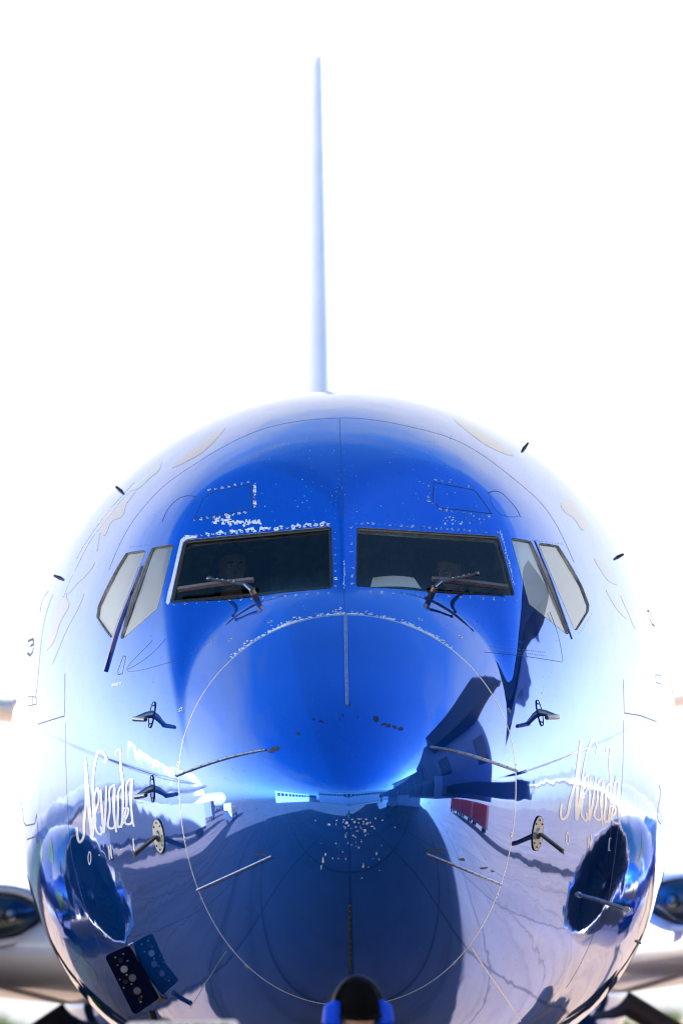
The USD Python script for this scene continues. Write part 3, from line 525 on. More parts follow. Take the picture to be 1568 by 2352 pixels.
# printed livery on both sides: leaves, blossom and stems
C6 = lambda P: [(x*.2667, 940.8 + y*.2667) for x, y in P]; C7 = lambda P: [(1129 + x*.28, 940.8 + y*.28) for x, y in P]; C4 = lambda P: [(x*.32, 1912.9 + y*.32) for x, y in P]; C5 = lambda P: [(1066.2 + x*.32, 1912.9 + y*.32) for x, y in P]
def sm_poly(P): P = np.array(P + P[:1], float); t = np.r_[0, np.cumsum(np.linalg.norm(np.diff(P, axis=0), axis=1))]; return Polygon(CubicSpline(t, P, bc_type='periodic')(np.linspace(0, t[-1], 60)[:-1])).buffer(0)
LV = [('leaf_print', 'mint', C6, [(815, 1310), (735, 1350), (660, 1440), (590, 1590), (650, 1520), (750, 1420)]), ('leaf_print', 'mint', C6, [(722, 1585), (620, 1690), (520, 1850), (470, 2010), (445, 2200), (500, 2080), (590, 1870), (690, 1680)]),
 ('leaf_print', 'mint', C6, [(870, 1040), (830, 1110), (808, 1200), (825, 1220), (850, 1130)]), ('leaf_print', 'mint', C6, [(1390, 450), (1240, 590), (1130, 700), (1170, 690), (1290, 590), (1385, 490)]),
 ('blossom_print', 'peach', C6, [(1170, 705), (1060, 790), (980, 880), (900, 990), (870, 1070), (885, 1085), (960, 970), (1050, 920), (1080, 840), (1110, 780)]), ('blossom_print', 'peach', C6, [(640, 1440), (560, 1600), (500, 1720), (440, 1890), (395, 2080), (430, 2050), (500, 1890), (560, 1760), (592, 1660), (580, 1640)]),
 ('blossom_print', 'peach', C6, [(1940, 150), (1750, 270), (1560, 420), (1480, 500), (1600, 450), (1800, 320)]),
 ('leaf_print', 'green', C4, [(360, 30), (342, 120), (350, 200), (372, 220), (380, 130)]), ('leaf_print', 'green', C4, [(300, 40), (240, 190), (222, 330), (250, 470), (280, 540), (272, 400), (290, 250), (310, 130)]), ('leaf_print', 'green', C4, [(405, 415), (440, 430), (450, 480), (442, 560), (420, 500)]),
 ('leaf_print', 'mint', C4, [(535, 800), (585, 830), (600, 900), (655, 960), (685, 1095), (640, 1090), (570, 980), (535, 870)]), ('leaf_print', 'green', C4, [(612, 1130), (660, 1185), (735, 1262), (725, 1280), (650, 1215)]),
 ('leaf_print', 'green', C5, [(1275, 0), (1268, 120), (1255, 210), (1285, 180), (1298, 60)]), ('leaf_print', 'green', C5, [(1235, 335), (1210, 420), (1203, 490), (1232, 440), (1245, 370)]), ('leaf_print', 'green', C5, [(1345, 330), (1310, 500), (1270, 640), (1250, 690), (1300, 600), (1345, 450)]),
 ('leaf_print', 'mint', C7, [(845, 1220), (900, 1330), (985, 1425), (1040, 1440), (990, 1340), (920, 1255)]), ('leaf_print', 'mint', C7, [(940, 1480), (1000, 1600), (1070, 1690), (1110, 1720), (1060, 1620), (1000, 1530)]), ('blossom_print', 'peach', C7, [(570, 760), (610, 850), (675, 895), (760, 990), (790, 960), (700, 820), (650, 745)]),
 ('blossom_print', 'peach', C7, [(1060, 1520), (1080, 1590), (1130, 1700), (1190, 1800), (1200, 1770), (1150, 1640), (1100, 1550)]), ('blossom_print', 'peach', lambda P: P, [(1044, 962), (1075, 972), (1120, 1000), (1165, 1030), (1180, 1045), (1130, 1030), (1085, 1000)])]
for nm, mt, cv, P in LV:
    try: sheet(nm, sm_poly(cv(P)), .0009, M[mt], AP, 5)
    except Exception: pass
for P, mt in (([(1150, 630), (1060, 730), (960, 840)], 'navyline'), ([(960, 840), (905, 905), (850, 980)], 'orange'), ([(850, 980), (760, 1110), (705, 1195), (660, 1280)], 'navyline'), ([(1350, 490), (1230, 600), (1100, 720), (980, 860)], 'teal'), ([(980, 860), (910, 950), (848, 1033)], 'orange'), ([(848, 1033), (770, 1140), (690, 1290), (640, 1390)], 'navyline'), ([(640, 1390), (590, 1490), (548, 1612)], 'teal')):
    obj('stem_print', strip(smooth_line(C6(P), 8), .022, .0010), M[mt], AP, 60)

# lettering on both flanks: the state's name in tall brush script, ONE beneath
def stroke(P, w0, w1):
    q = smooth_line(P, 8) if len(P) > 2 else np.linspace(P[0], P[1], 12); n = len(q); w = w0 + (w1 - w0)*np.abs(np.linspace(-1, 1, n))
    return unary_union([shapely.LineString(q[i:i+2]).buffer(w[i], 6) for i in range(n - 1)])
SCR = [([(613, 940), (616, 1060), (620, 1200), (612, 1320), (604, 1440), (592, 1520), (575, 1538), (558, 1500), (553, 1440)], 9, 7), ([(615, 960), (630, 1180), (645, 1340), (663, 1500)], 13, 9), ([(665, 1500), (670, 1300), (668, 1120), (676, 1010), (692, 930), (715, 885), (738, 895), (749, 962)], 7, 9),
 ([(688, 1320), (704, 1270), (710, 1200), (700, 1150), (686, 1180), (680, 1270), (687, 1390), (702, 1470), (714, 1480), (724, 1430)], 7, 6), ([(724, 1165), (733, 1310), (746, 1470)], 8, 6), ([(747, 1470), (758, 1330), (763, 1140)], 7, 6),
 ([(822, 1130), (800, 1140), (786, 1220), (786, 1340), (795, 1440), (804, 1440), (818, 1330), (824, 1150), (822, 1290), (828, 1400), (836, 1462)], 7, 6), ([(880, 1130), (862, 1150), (848, 1240), (848, 1340), (858, 1430), (870, 1420), (882, 1300)], 7, 6), ([(832, 910), (842, 880), (855, 872), (866, 930), (878, 1080), (884, 1220), (880, 1360), (872, 1430)], 9, 6),
 ([(948, 1085), (925, 1095), (908, 1180), (906, 1300), (916, 1410), (926, 1410), (942, 1290), (948, 1090), (944, 1240), (950, 1370), (962, 1422)], 7, 6)]
scr = [stroke(*s) for s in SCR]
AB = np.array([[612, 940, 825, 800], [580, 1540, 705, 1365], [745, 890, 955, 815], [553, 1440, 680, 1262], [665, 1500, 812, 1375], [850, 872, 1043, 870], [870, 1430, 1035, 1400], [948, 1085, 1095, 1090], [962, 1422, 1110, 1420], [688, 1320, 858, 1240], [746, 1470, 905, 1395]], float)
Q = np.c_[AB[:, :2], np.ones(len(AB)), AB[:, 0]*AB[:, 1]/1000]; KX, KY = np.linalg.lstsq(Q, AB[:, 2], rcond=None)[0], np.linalg.lstsq(Q, AB[:, 3], rcond=None)[0]
def mapR(g): return shapely.transform(g, lambda c: np.stack([1066.2 + .32*(np.c_[c, np.ones(len(c)), c[:, 0]*c[:, 1]/1000]@KX), 1442.6 + .32*(np.c_[c, np.ones(len(c)), c[:, 0]*c[:, 1]/1000]@KY)], 1))
def mapL(g): return shapely.transform(g, lambda c: np.stack([.32*c[:, 0], 1442.6 + .32*c[:, 1]], 1))
for g in scr:
    sheet('script_letter', mapL(g).buffer(.35), .0012, M['decal_white'], AP, 3); sheet('script_letter', mapR(g).buffer(.1), .0012, M['decal_white'], AP, 3)
def ringpoly(cx, cy, rx, ry, t): a = np.linspace(0, 2*np.pi, 30); return Polygon(np.c_[cx + rx*np.cos(a), cy + ry*np.sin(a)]).difference(Polygon(np.c_[cx + (rx - t)*np.cos(a), cy + (ry - 2*t)*np.sin(a)]))
LN = lambda P, w: shapely.LineString(P).buffer(w, cap_style='flat')
ONE = [ringpoly(206, 1971.5, 4.2, 16, 2), Point(228.5, 1965).buffer(1.6), unary_union([LN([(249, 1943), (252, 1975)], 1.2), LN([(249, 1943), (257, 1972)], 1.2), LN([(254, 1941), (257.5, 1973)], 1.2)]), Point(278, 1952).buffer(1.5), unary_union([LN([(305.5, 1928), (309.5, 1958)], 1.4), LN([(305, 1928.6), (309, 1927.6)], 1.2), LN([(307, 1942), (310, 1941)], 1.2), LN([(309, 1957.5), (313, 1956)], 1.2)]),
       ringpoly(1302.5, 1926.5, 4.4, 15, 2), Point(1326, 1930).buffer(1.5), unary_union([LN([(1351, 1921), (1350, 1948)], 1.2), LN([(1351, 1921), (1355, 1948)], 1.2), LN([(1357, 1918), (1355.5, 1948)], 1.2)]), unary_union([LN([(1399, 1926), (1397, 1955)], 1.3), LN([(1399, 1926), (1403, 1926)], 1.1), LN([(1397, 1954), (1401, 1954)], 1.1)])]
for g in ONE: sheet('capital_letter', g, .0012, M['decal_white'], AP, 3)
def small_text(txt, x, y, h, dx, dy, shear):
    t = meshkit.text_mesh(txt, 1.0, .01); fz = np.array(t.faces); vz = np.array(t.vertices); up = (np.abs(vz[fz][:, :, 2]).max(1) < 1e-6)
    polys = [Polygon(vz[f][:, :2]) for f in fz[up]]; g = unary_union([p for p in polys if p.area > 1e-9]); w = g.bounds[2]
    g = shapely.transform(g, lambda c: np.stack([x + c[:, 0]/w*dx + shear*c[:, 1]*h, y + c[:, 0]/w*dy - c[:, 1]*h], 1)); sheet('stencil', g.buffer(.12), .0011, M['decal_white'], AP, 2.)
small_text('EMERGENCY EXIT', 257, 1577, 6, 22, -4, 0)

# chipped paint and screws
def chips(name, polys, m, off=.0010, step=4.):
    g = unary_union([p for p in polys if p.is_valid and not p.is_empty]); sheet(name, g, off, M[m], AP, step, kind='stuff')
def row(a, b, n): return [tuple(np.array(a) + (np.array(b) - a)*t) for t in np.linspace(0, 1, n)]
screws = row((424, 1233), (752, 1204), 26) + row((768, 1222), (771, 1347), 8) + row((806, 1212), (809, 1342), 8) + row((817, 1201), (1143, 1223), 26) + row((400, 1389), (755, 1362), 15) + row((826, 1358), (1184, 1379), 15) + row((447, 1194), (563, 1177), 9) + row((585, 1113), (584, 1163), 6) + row((1010, 1170), (1122, 1185), 9) + row((985, 1108), (984, 1150), 6) + row((1000, 1101), (1076, 1118), 6) + row((481, 1126), (570, 1108), 7)
ch = []
for i, (x, y) in enumerate(screws):
    big = i < 26 and i > 3; k = rng.uniform(1.7, 3.4)*(1.7 if big else 1.); ch.append(blob(x, y, k*1.15, k*.9))
    if big and rng.random() < .75: ch.append(blob(x + rng.uniform(-5, 5), y - rng.uniform(1, 5), rng.uniform(3, 8), rng.uniform(1.5, 4.5)))
for _ in range(60): t = rng.random(); ch.append(blob(487 + 118*t, 1196 + 6*t + rng.normal(0, 5), rng.uniform(1.5, 5), rng.uniform(1.5, 5)))
for _ in range(16): ch.append(blob(rng.choice([585, 583, 587]), rng.uniform(1118, 1160), rng.uniform(1.2, 3), rng.uniform(2, 5)))
for _ in range(22): t = rng.random(); ch.append(blob(rng.uniform(1015, 1120), 1196 + rng.normal(0, 5), rng.uniform(.8, 2.6), rng.uniform(.8, 2.6)))
for _ in range(90): ch.append(blob(rng.uniform(600, 1120), rng.uniform(1000, 1200), *rng.uniform(.4, 1.3, 2)))
for y in np.arange(1222, 1345, 6): ch.append(blob(1156 + (y - 1247)*.265 + rng.normal(0, .8), y, rng.uniform(.8, 2.4), rng.uniform(2, 4.5)))
for y in np.arange(1290, 1352, 5): ch.append(blob(790 + rng.normal(0, .8), y, rng.uniform(.6, 1.6), 3))
chips('chipped_paint', ch, 'primer')
obj('screw_heads', cat_([trimesh.creation.cylinder(.0038, .0025, sections=8).apply_transform(trimesh.geometry.align_vectors([0, 0, 1], n)).apply_translation(p + n*.0015) for p, n in zip(*at(screws))]), M['steel'], AP, kind='stuff')
ed = []
for a0, a1, dens in ((104, 118, 80), (118, 133, 40), (90, 104, 30), (72, 88, 46), (50, 70, 75)):
    for _ in range(dens):
        e = proj(spt(np.radians(rng.uniform(a0, a1)), YS + .004 + rng.exponential(.012))); ed.append(blob(e[0], e[1], rng.uniform(1., 3.8), rng.uniform(.8, 2.2)))
for a0, a1 in ((106, 116), (55, 69), (84, 96)):
    for t in np.arange(a0, a1, .35): e = proj(spt(np.radians(t), YS + .006)); ed.append(blob(e[0], e[1], 3.2, rng.uniform(.7, 1.6)))
chips('chipped_seam_paint', ed, 'primer')
dk = [blob(x, y, a, b, 11, .4) for x, y, a, b in [(683, 1685, 5, 5), (630, 1722, 10, 6), (622, 1727, 6, 5), (638, 1716, 6, 4), (720, 1652, 3, 3), (735, 1656, 5, 3), (742, 1660, 2.5, 1.5), (865, 1650, 8, 6), (862, 1656, 4, 4), (882, 1664, 8, 3.5), (893, 1668, 6, 4), (905, 1670, 5, 5), (920, 1675, 6, 5), (787, 1640, 1.5, 7), (803, 1618, 1.5, 6), (781, 1652, 1.5, 3), (822, 1648, 1.2, 3), (565, 2086, 4, 2.5), (1012, 1953, 12, 3), (992, 1955, 14, 3), (600, 1962, 14, 3), (1110, 1995, 9, 2.5), (1130, 2002, 5, 2), (1060, 1975, 9, 3)]]
chips('worn_dark_patch', dk, 'chip_dark')
wh = [blob(rng.normal(812, 34), 1880 + rng.exponential(28), *rng.uniform(.6, 2.6, 2)) for _ in range(70)] + [blob(x, y, a, b) for x, y, a, b in ((742, 1978, 2, 9), (738, 1992, 1.6, 6), (748, 1964, 2.4, 5), (834, 1988, 2.5, 7), (870, 1974, 1.6, 5), (864, 1961, 2, 4), (795, 1890, 4, 3), (824, 1882, 4, 2.5), (838, 1908, 3, 4))]
chips('chipped_tip_paint', wh, 'primer')
rv = []
for a, b, n in (((1125, 1484), (1250, 1498), 26), ((1125, 1492), (1254, 1507), 26), ((1170, 1470), (1200, 1476), 5), ((440, 1500), (490, 1470), 12), ((484, 1440), (490, 1480), 9), ((300, 1257), (345, 1250), 8), ((262, 1475), (225, 1430), 9), ((1225, 1241), (1290, 1250), 10), ((1330, 1455), (1358, 1410), 9), ((1020, 1185), (1110, 1200), 12), ((415, 1185), (440, 1150), 8), ((690, 1375), (700, 1400), 4), ((792, 1080), (800, 1190), 12), ((778, 1080), (770, 1190), 12), ((808, 1160), (812, 1200), 5), ((835, 1155), (838, 1190), 5), ((640, 1022), (700, 1014), 9), ((880, 1030), (960, 1060), 11)): rv += row(a, b, n)
rp, rn = at(np.array(rv) + rng.normal(0, .5, (len(rv), 2))); obj('rivets', cat_([trimesh.creation.cylinder(.0034, .0024, sections=8).apply_transform(trimesh.geometry.align_vectors([0, 0, 1], n)).apply_translation(p) for p, n in zip(rp, rn)]), M['probe'], AP, kind='stuff')

# radome: lightning strips with segment buttons, fasteners round the rim
for P in ([(793, 1413), (794, 1480), (795.5, 1560), (797, 1621)], [(407, 1782), (470, 1758), (540, 1737), (611, 1723)], [(985, 1717), (1050, 1728), (1120, 1748), (1186, 1771)], [(454, 2045), (540, 2006), (625, 1967)], [(977, 1961), (1060, 1995), (1149, 2032)], [(803, 2078), (803.5, 2150), (804, 2232)]):
    d = obj('lightning_strip', rod(smooth_line(P, 8), .0075, .002), M['strip_metal'] if P[0][1] < 2070 else M['seam_black'], AP, 50); q = smooth_line(P, 8); q = q[::max(1, len(q)//10)]; pp, nn = at(q)
    [obj('button', sphere(p + n*.008, .0045, 1), M['steel'], d, True) for p, n in zip(pp, nn)]
for x, y in [(620, 1428), (529, 1470), (415, 1630), (409, 1755), (424, 1928), (464, 2068), (566, 2221), (965, 1423), (1057, 1463), (1169, 1632), (1184, 1757), (1174, 1917), (1141, 2058), (1043, 2212)]:
    p, n = at([(x, y)]); c = trimesh.creation.cylinder(.014, .002, sections=20).apply_transform(trimesh.geometry.align_vectors([0, 0, 1], n[0])).apply_translation(p[0]); fz = obj('fastener', c, M['silver'], AP, 40)
    obj('slot', trimesh.creation.cylinder(.005, .003, sections=10).apply_transform(trimesh.geometry.align_vectors([0, 0, 1], n[0])).apply_translation(p[0] + n[0]*.0005), M['black'], fz)

# air data probes
def plate(px, n_scale, rx, ry, m, parent, name, h=.004):
    p, n = at([px]); p, n = p[0], n[0]; up = np.array([0, 0, 1.]) - n[2]*n; up /= np.linalg.norm(up); sd = np.cross(up, n)
    c = trimesh.creation.cylinder(1, h, sections=36); c.apply_scale((rx, ry, 1)); c.apply_transform(frame_xf(p, sd, up, n)); return obj(name, c, m, parent, 40), p, n, up, sd
def forward(n): f = np.array([0, -1., 0]); f = f - (f@n)*n; return f/np.linalg.norm(f)
for px in ((349, 1642), (350, 1812), (1239, 1638)):
    pr, p, n, up, sd = plate(px, 1, .032, .066, M['skin'], AP, 'pitot_probe', .003); ff = forward(n)
    obj('edge', tube(np.array([p + n*.002 + sd*.033*np.cos(a) + up*.067*np.sin(a) for a in np.linspace(0, 2*np.pi, 40)]), .0022, 6, False), M['seam_black'], pr)
    for a in np.linspace(0, 2*np.pi, 7)[:-1]: obj('screw', sphere(p + sd*.022*np.cos(a) + up*.054*np.sin(a) + n*.002, .0045, 1), M['steel'], pr)
    q = p + n*.080 - up*.038 - ff*.01; obj('strut', tube([p - n*.01 + up*.006, p + n*.03 - up*.008, q], [.020, .017, .013], 14), M['probe'], pr, 40)
    obj('tube', cat_([tube([q - ff*.035, q - ff*.02, q + ff*.08, q + ff*.145], [.004, .013, .0125, .011], 16)]), M['probe'], pr, 40); obj('mouth', tube([q + ff*.144, q + ff*.147], .0085, 14), M['black'], pr)
for px, tip in (((365, 1921), (312, 1956)), ((1234, 1915), (1275, 1950))):
    pr, p, n, up, sd = plate(px, 1, .085, .085, M['pale_metal'], AP, 'angle_of_attack_vane', .008)
    for a in np.linspace(0, 2*np.pi, 9)[:-1]: obj('screw', sphere(p + (sd*np.cos(a) + up*np.sin(a))*.068 + n*.004, .006, 1), M['steel'], pr)
    obj('edge', tube(np.array([p + n*.002 + (sd*np.cos(a) + up*np.sin(a))*.087 for a in np.linspace(0, 2*np.pi, 40)]), .0025, 6, False), M['seam_black'], pr)
    obj('hub', tube([p, p + n*.012], [.032, .026], 24), M['probe'], pr, 40); ff = forward(n); a0 = p + n*.008; e = p + n*.135 - up*.075 - ff*.02
    vm = m3.Manifold.hull_points(np.array([a0 + ff*.012 + up*.006, a0 - ff*.045 + up*.010, a0 - ff*.045 - up*.014, a0 + ff*.012 - up*.006, e + ff*.004 + up*.010, e - ff*.03 + up*.012, e - ff*.03 - up*.012, e + ff*.004 - up*.010], np.float32)); obj('vane', tri_of(vm), M['black'], pr)
p, n = at([(1379, 2070)]); p, n = p[0], n[0]; ff = forward(n); tp = obj('temperature_probe', tube([p - n*.01, p + n*.075 - ff*.0, p + n*.150], [.012, .011, .011], 14), M['probe'], AP, 40); obj('head', tube([p + n*.146 - ff*.02, p + n*.15 + ff*.03], [.017, .016], 14), M['steel'], tp, 40)
for px, l in (((278, 1128), .03), ((1203, 1030), .035), ((139, 1328), .03), ((1417, 1280), .03), ((1463, 2163), .02)):
    p, n = at([px]); p, n = p[0], n[0]
    if not np.isnan(p[0]): ff = forward(n); obj('drain_mast', tube([p - n*.01, p + n*l - ff*.05], [.012, .007], 10), M['seam_black'], AP, 40)

# wipers: drive post, arm, blade
for post, elbow, b0, b1 in (((589, 1377), (489, 1347), (414, 1362), (586, 1340)), ((988, 1372), (1087, 1336), (988, 1339), (1161, 1357))):
    p, n = at([post, elbow, b0, b1]); w = obj('wiper', tube([p[0] - n[0]*.02, p[0] + n[0]*.05], [.018, .014], 14), M['black'], AP, 40)
    k = p[0] + n[0]*.055; obj('collar', tube([k - n[0]*.02, k + n[0]*.006], .017, 14), M['brass'], w, 40); e = p[1] + n[1]*.055; k2 = k + (e - k)*.16 + np.array([0, 0, .02])
    obj('spring', tube([k + np.array([0, 0, .0]), k2], [.013, .011], 12), M['steel'], w, 40); obj('arm', tube([k2, e], [.010, .007], 8), M['wiper_arm'], w, 40)
    for t in (.3, .45, .6, .75): obj('pin', sphere(k2 + (e - k2)*t + n[1]*.011, .004, 1), M['lip'], w)
    obj('joint', sphere(e, .013), M['steel'], w, True); q = [p[2] + n[2]*.025, (p[2] + p[3])/2 + n[2]*.03, p[3] + n[3]*.025]; obj('blade', tube(q, .0145, 4), M['blade'], w); obj('blade_rubber', tube([x - n[2]*.014 for x in q], .006, 4), M['rubber'], w)

# opened interphone panel at the lower left
H0, H1 = np.array((297., 2171.)), np.array((370., 2296.)); hp, hn = at([H0, H1]); yh = 0.
def depth_at(px): return (hp[0, 1] + ((np.asarray(px) - H0)@(H1 - H0)/((H1 - H0)@(H1 - H0)))*(hp[1, 1] - hp[0, 1]))
def dpt(px, dy): px = np.atleast_2d(np.asarray(px, float)); d = rays(px); return CAM + d*((depth_at(px) - .045 + dy - CAM[1])/d[:, 1])[:, None]
PN = Polygon([(240, 2197), (296, 2172), (367, 2293), (308, 2334)]).buffer(-9).buffer(9)
def slab_at(poly, y0, y1, step=6):
    ring = np.array(poly.exterior.coords)[:-1]; P = Polygon(ring); v2, f2 = trimesh.creation.triangulate_polygon(P, engine='earcut'); A0, B0 = dpt(v2, y0), dpt(v2, y1)
    rr, rb = dpt(ring, y0), dpt(ring, y1); k = len(ring); i = np.arange(k); j = (i + 1) % k; V = np.vstack([A0, B0, rr, rb]); o = 2*len(v2); m = trimesh.Trimesh(V, np.vstack([f2, f2[:, ::-1] + len(v2), np.stack([o + i, o + j, o + k + j], 1), np.stack([o + i, o + k + j, o + k + i], 1)]), process=False); m.fix_normals(); return m
def disc_at(x, y, r, y0, y1): return slab_at(Point(x, y).buffer(r, 8), y0, y1)
pan = obj('interphone_panel', slab_at(PN, yh, yh + .018), M['panel_blue'], AP, 40)
for x, y, r, m in ((285, 2227, 8, 'lens'), (304, 2247, 8, 'lens_dim'), (315, 2277, 8, 'lens_dim')): obj('socket', disc_at(x, y, r, yh - .008, yh), M[m], pan, 40); obj('socket_ring', slab_at(Point(x, y).buffer(9.6).difference(Point(x, y).buffer(8.4)).convex_hull, yh - .004, yh), M['steel'], pan)
for x, y, r in ((277, 2207, 6), (288, 2256, 6), (321, 2296, 5.5)): obj('knob', disc_at(x, y, r, yh - .03, yh), M['black'], pan, 40)
for x, y, r in ((265, 2200, 2.2), (283, 2192, 2.4), (293, 2208, 2.2), (270, 2218, 2), (291, 2240, 2.6), (275, 2251, 1.8), (302, 2261, 2.2), (284, 2270, 2), (325, 2290, 2.2), (323, 2302, 3)): obj('screw', disc_at(x, y, r, yh - .004, yh), M['silver'], pan)
obj('hinge', tube([dpt((297, 2170), .01)[0], dpt((318, 2200), .01)[0], dpt((370, 2298), .01)[0]], .009, 8), M['silver'], pan, 40); obj('catch', slab_at(Polygon([(363, 2294), (372, 2294), (373, 2306), (364, 2307)]), yh - .01, yh + .01), M['brass'], pan)
c0, c1 = dpt((347, 2322), .02)[0], dpt((366, 2380), .02)[0]; tt = np.linspace(0, 1, 160); obj('coiled_cord', tube(np.array([c0 + (c1 - c0)*t + .016*np.array([math.cos(t*70), math.sin(t*70), 0]) for t in tt]), .005, 6), M['black'], pan, True)

# ---------------------------------------------------------------- people
def head_mesh(ears=True):
    """head centred at the origin, facing -y, z up; about 0.23 m from chin to crown"""
    s = trimesh.creation.icosphere(subdivisions=5); v = np.array(s.vertices)*[.077, .098, .118]; x, y, z = v.T.copy(); fr = np.clip(-y/.098, 0, 1)
    jaw = np.clip((-z - .01)/.11, 0, 1); x *= 1 - .30*jaw; y = np.where(y > 0, y*(1 - .35*jaw), y*(1 - .06*jaw)); y = np.where(y < 0, np.sign(y)*np.abs(y)*(1 - .10*fr*(1 - np.abs(x)/.08)), y)
    g = lambda cx, cz, sx, sz: np.exp(-((x - cx)/sx)**2 - ((z - cz)/sz)**2)*(fr > .05)
    y -= .026*g(0, -.020, .011, .014) + .016*g(0, .002, .008, .024); y -= .006*(g(-.014, -.026, .008, .007) + g(.014, -.026, .008, .007))
    y += .011*(g(-.031, .012, .017, .011) + g(.031, .012, .017, .011)); y -= .006*g(0, .030, .045, .009)
    y -= .007*g(0, -.056, .022, .006) + .008*g(0, -.069, .018, .006); y += .005*g(0, -.0625, .024, .003); y -= .008*g(0, -.098, .02, .014); y -= .004*(g(-.045, -.015, .016, .016) + g(.045, -.015, .016, .016))
    s.vertices = np.stack([x, y, z], 1); M_ = mani(s)
    for sx in ((-1, 1) if ears else ()):
        e = trimesh.creation.icosphere(subdivisions=3); e.apply_scale((.010, .019, .031)); e.apply_transform(trimesh.transformations.rotation_matrix(.35*sx, (0, 0, 1))); e.apply_translation((sx*.079, .012, -.004)); M_ = M_ + mani(e)
    return M_
def hand(J, B, p, wrist_dir, palm_n, curl, side, k=''):
    """adds palm, four fingers and a thumb to a joint set; wrist at p, fingers along wrist_dir, palm facing palm_n"""
    f = np.array(wrist_dir, float); f /= np.linalg.norm(f); n = np.array(palm_n, float); n -= f*(n@f); n /= np.linalg.norm(n); l = np.cross(f, n)*side; p = np.array(p, float)
    def add(nm, c, r): J[k + nm] = (c, r); return k + nm
    w = add('w', p, .026); a = [add(f'k{i}', p + f*.085 + l*(.030 - .020*i), .012) for i in range(4)]; B.append((w, a[0], a[3])); B.append((w, *a))
    for i, L in enumerate((.072, .080, .074, .058)):
        c = p + f*.085 + l*(.030 - .020*i); prev = a[i]; ang = 0
        for sg, fr in enumerate((.46, .30, .24)):
            ang += curl*(.7, 1., .8)[sg]; c = c + (f*math.cos(ang) + n*math.sin(ang))*L*fr; nx = add(f'f{i}{sg}', c, .0095 - .0009*sg); B.append((prev, nx)); prev = nx
    t0 = add('t0', p + f*.02 + l*.026, .014); t1 = add('t1', p + f*.055 + l*.052 + n*.012, .0115); t2 = add('t2', p + f*.085 + l*.058 + n*.028, .0095); B += [(w, t0), (t0, t1), (t1, t2)]
def person(label, loc, rotz, J, B, HJ, look=(0, 0), res=.022, group=None):
    """J, B: joints and bones in local metres (facing -y); HJ: head centre; look: head yaw and pitch in degrees. Returns the thing and the head's matrix"""
    t = thing('person', label, 'person', loc, rotz, group); H = trimesh.transformations.translation_matrix(HJ)@trimesh.transformations.rotation_matrix(np.radians(look[0]), (0, 0, 1))@trimesh.transformations.rotation_matrix(np.radians(look[1]), (1, 0, 0))
    sp = {k: m3.Manifold.sphere(r, 18).translate(tuple(map(float, c))) for k, (c, r) in J.items()}
    M_ = m3.Manifold.batch_boolean([m3.Manifold.batch_hull([sp[k] for k in b]) for b in B], m3.OpType.Add); q = tri_of(M_.refine_to_length(res)); q.merge_vertices(); trimesh.smoothing.filter_taubin(q, iterations=6)
    h = tri_of(head_mesh()); h.apply_transform(H); U = tri_of(mani(q) + mani(h)); obj('body', U, M['skinman'], t, 50)
    for s in (-1, 1):
        e = trimesh.creation.icosphere(subdivisions=3, radius=.0122); e.apply_translation((s*.031, -.0745, .011)); e.apply_transform(H); ep = obj('eye', e, M['eye'], t, True); i = trimesh.creation.icosphere(subdivisions=2, radius=.0062); i.apply_translation((s*.031, -.0815, .011)); i.apply_transform(H); obj('iris', i, M['iris'], ep, True)
        b = tube([(s*.014, -.089, .028), (s*.030, -.092, .033), (s*.047, -.079, .028)], [.003, .0042, .002], 8); b.apply_transform(H); obj('eyebrow', b, M['hair'], t, 40)
    return t, H
def cloth(name, J, B, m, t, grow, res=.025, clip=None):
    sp = {k: m3.Manifold.sphere(r + grow, 18).translate(tuple(map(float, c))) for k, (c, r) in J.items()}
    M_ = m3.Manifold.batch_boolean([m3.Manifold.batch_hull([sp[k] for k in b]) for b in B], m3.OpType.Add)
    for n, o in clip or (): M_ = M_.trim_by_plane(n, o)
    q = tri_of(M_.refine_to_length(res)); q.merge_vertices(); trimesh.smoothing.filter_taubin(q, iterations=4); V = np.array(q.vertices); q.vertices = V + (meshkit.fbm(V*14, 3, 5)[:, None] - .5)*.012*np.array(q.vertex_normals); return obj(name, q, m, t, 50)
def hair_cap(t, H, cut=.035, m='hair'):
    s = trimesh.creation.icosphere(subdivisions=4); v = np.array(s.vertices)*[.083, .104, .125]; v[:, 2] += .004; s.vertices = v + (meshkit.fbm(v*70, 3, 3)[:, None] - .5)*.010*np.array(s.vertex_normals)
    M_ = mani(s).trim_by_plane((0, .62, .78), cut*.55); q = tri_of(M_); q.apply_transform(H); return obj('hair', q, M[m], t, 40)
def headset(t, H, mic=True, cups='black', side=1):
    a = np.linspace(-.15, np.pi + .15, 30); b = obj('headband', tube(np.stack([.092*np.cos(a), np.full_like(a, .008), .132*np.sin(a) + .004], 1), .008, 8).apply_transform(H), M['black'], t, 40)
    for s in (-1, 1): c = lathe([(0, .028), (.024, .028), (.034, .014), (.036, 0), (.030, -.006), (0, -.006)], 24, 'x'); c.apply_scale((s, 1, 1.25)); c.apply_translation((s*.080, .010, -.006)); c.fix_normals(); obj('ear_cup', c.apply_transform(H), M[cups], t, 30)
    if mic:
        q = smooth_line([(side*.10, -.01, -.03), (side*.095, -.06, -.065), (side*.06, -.105, -.075), (side*.015, -.125, -.066)], 6); obj('boom_microphone', tube(q, .0035, 6).apply_transform(H), M['black'], t, 40); obj('microphone', sphere((side*.012, -.125, -.066), (.012, .010, .009), 2).apply_transform(H), M['black'], t, True)

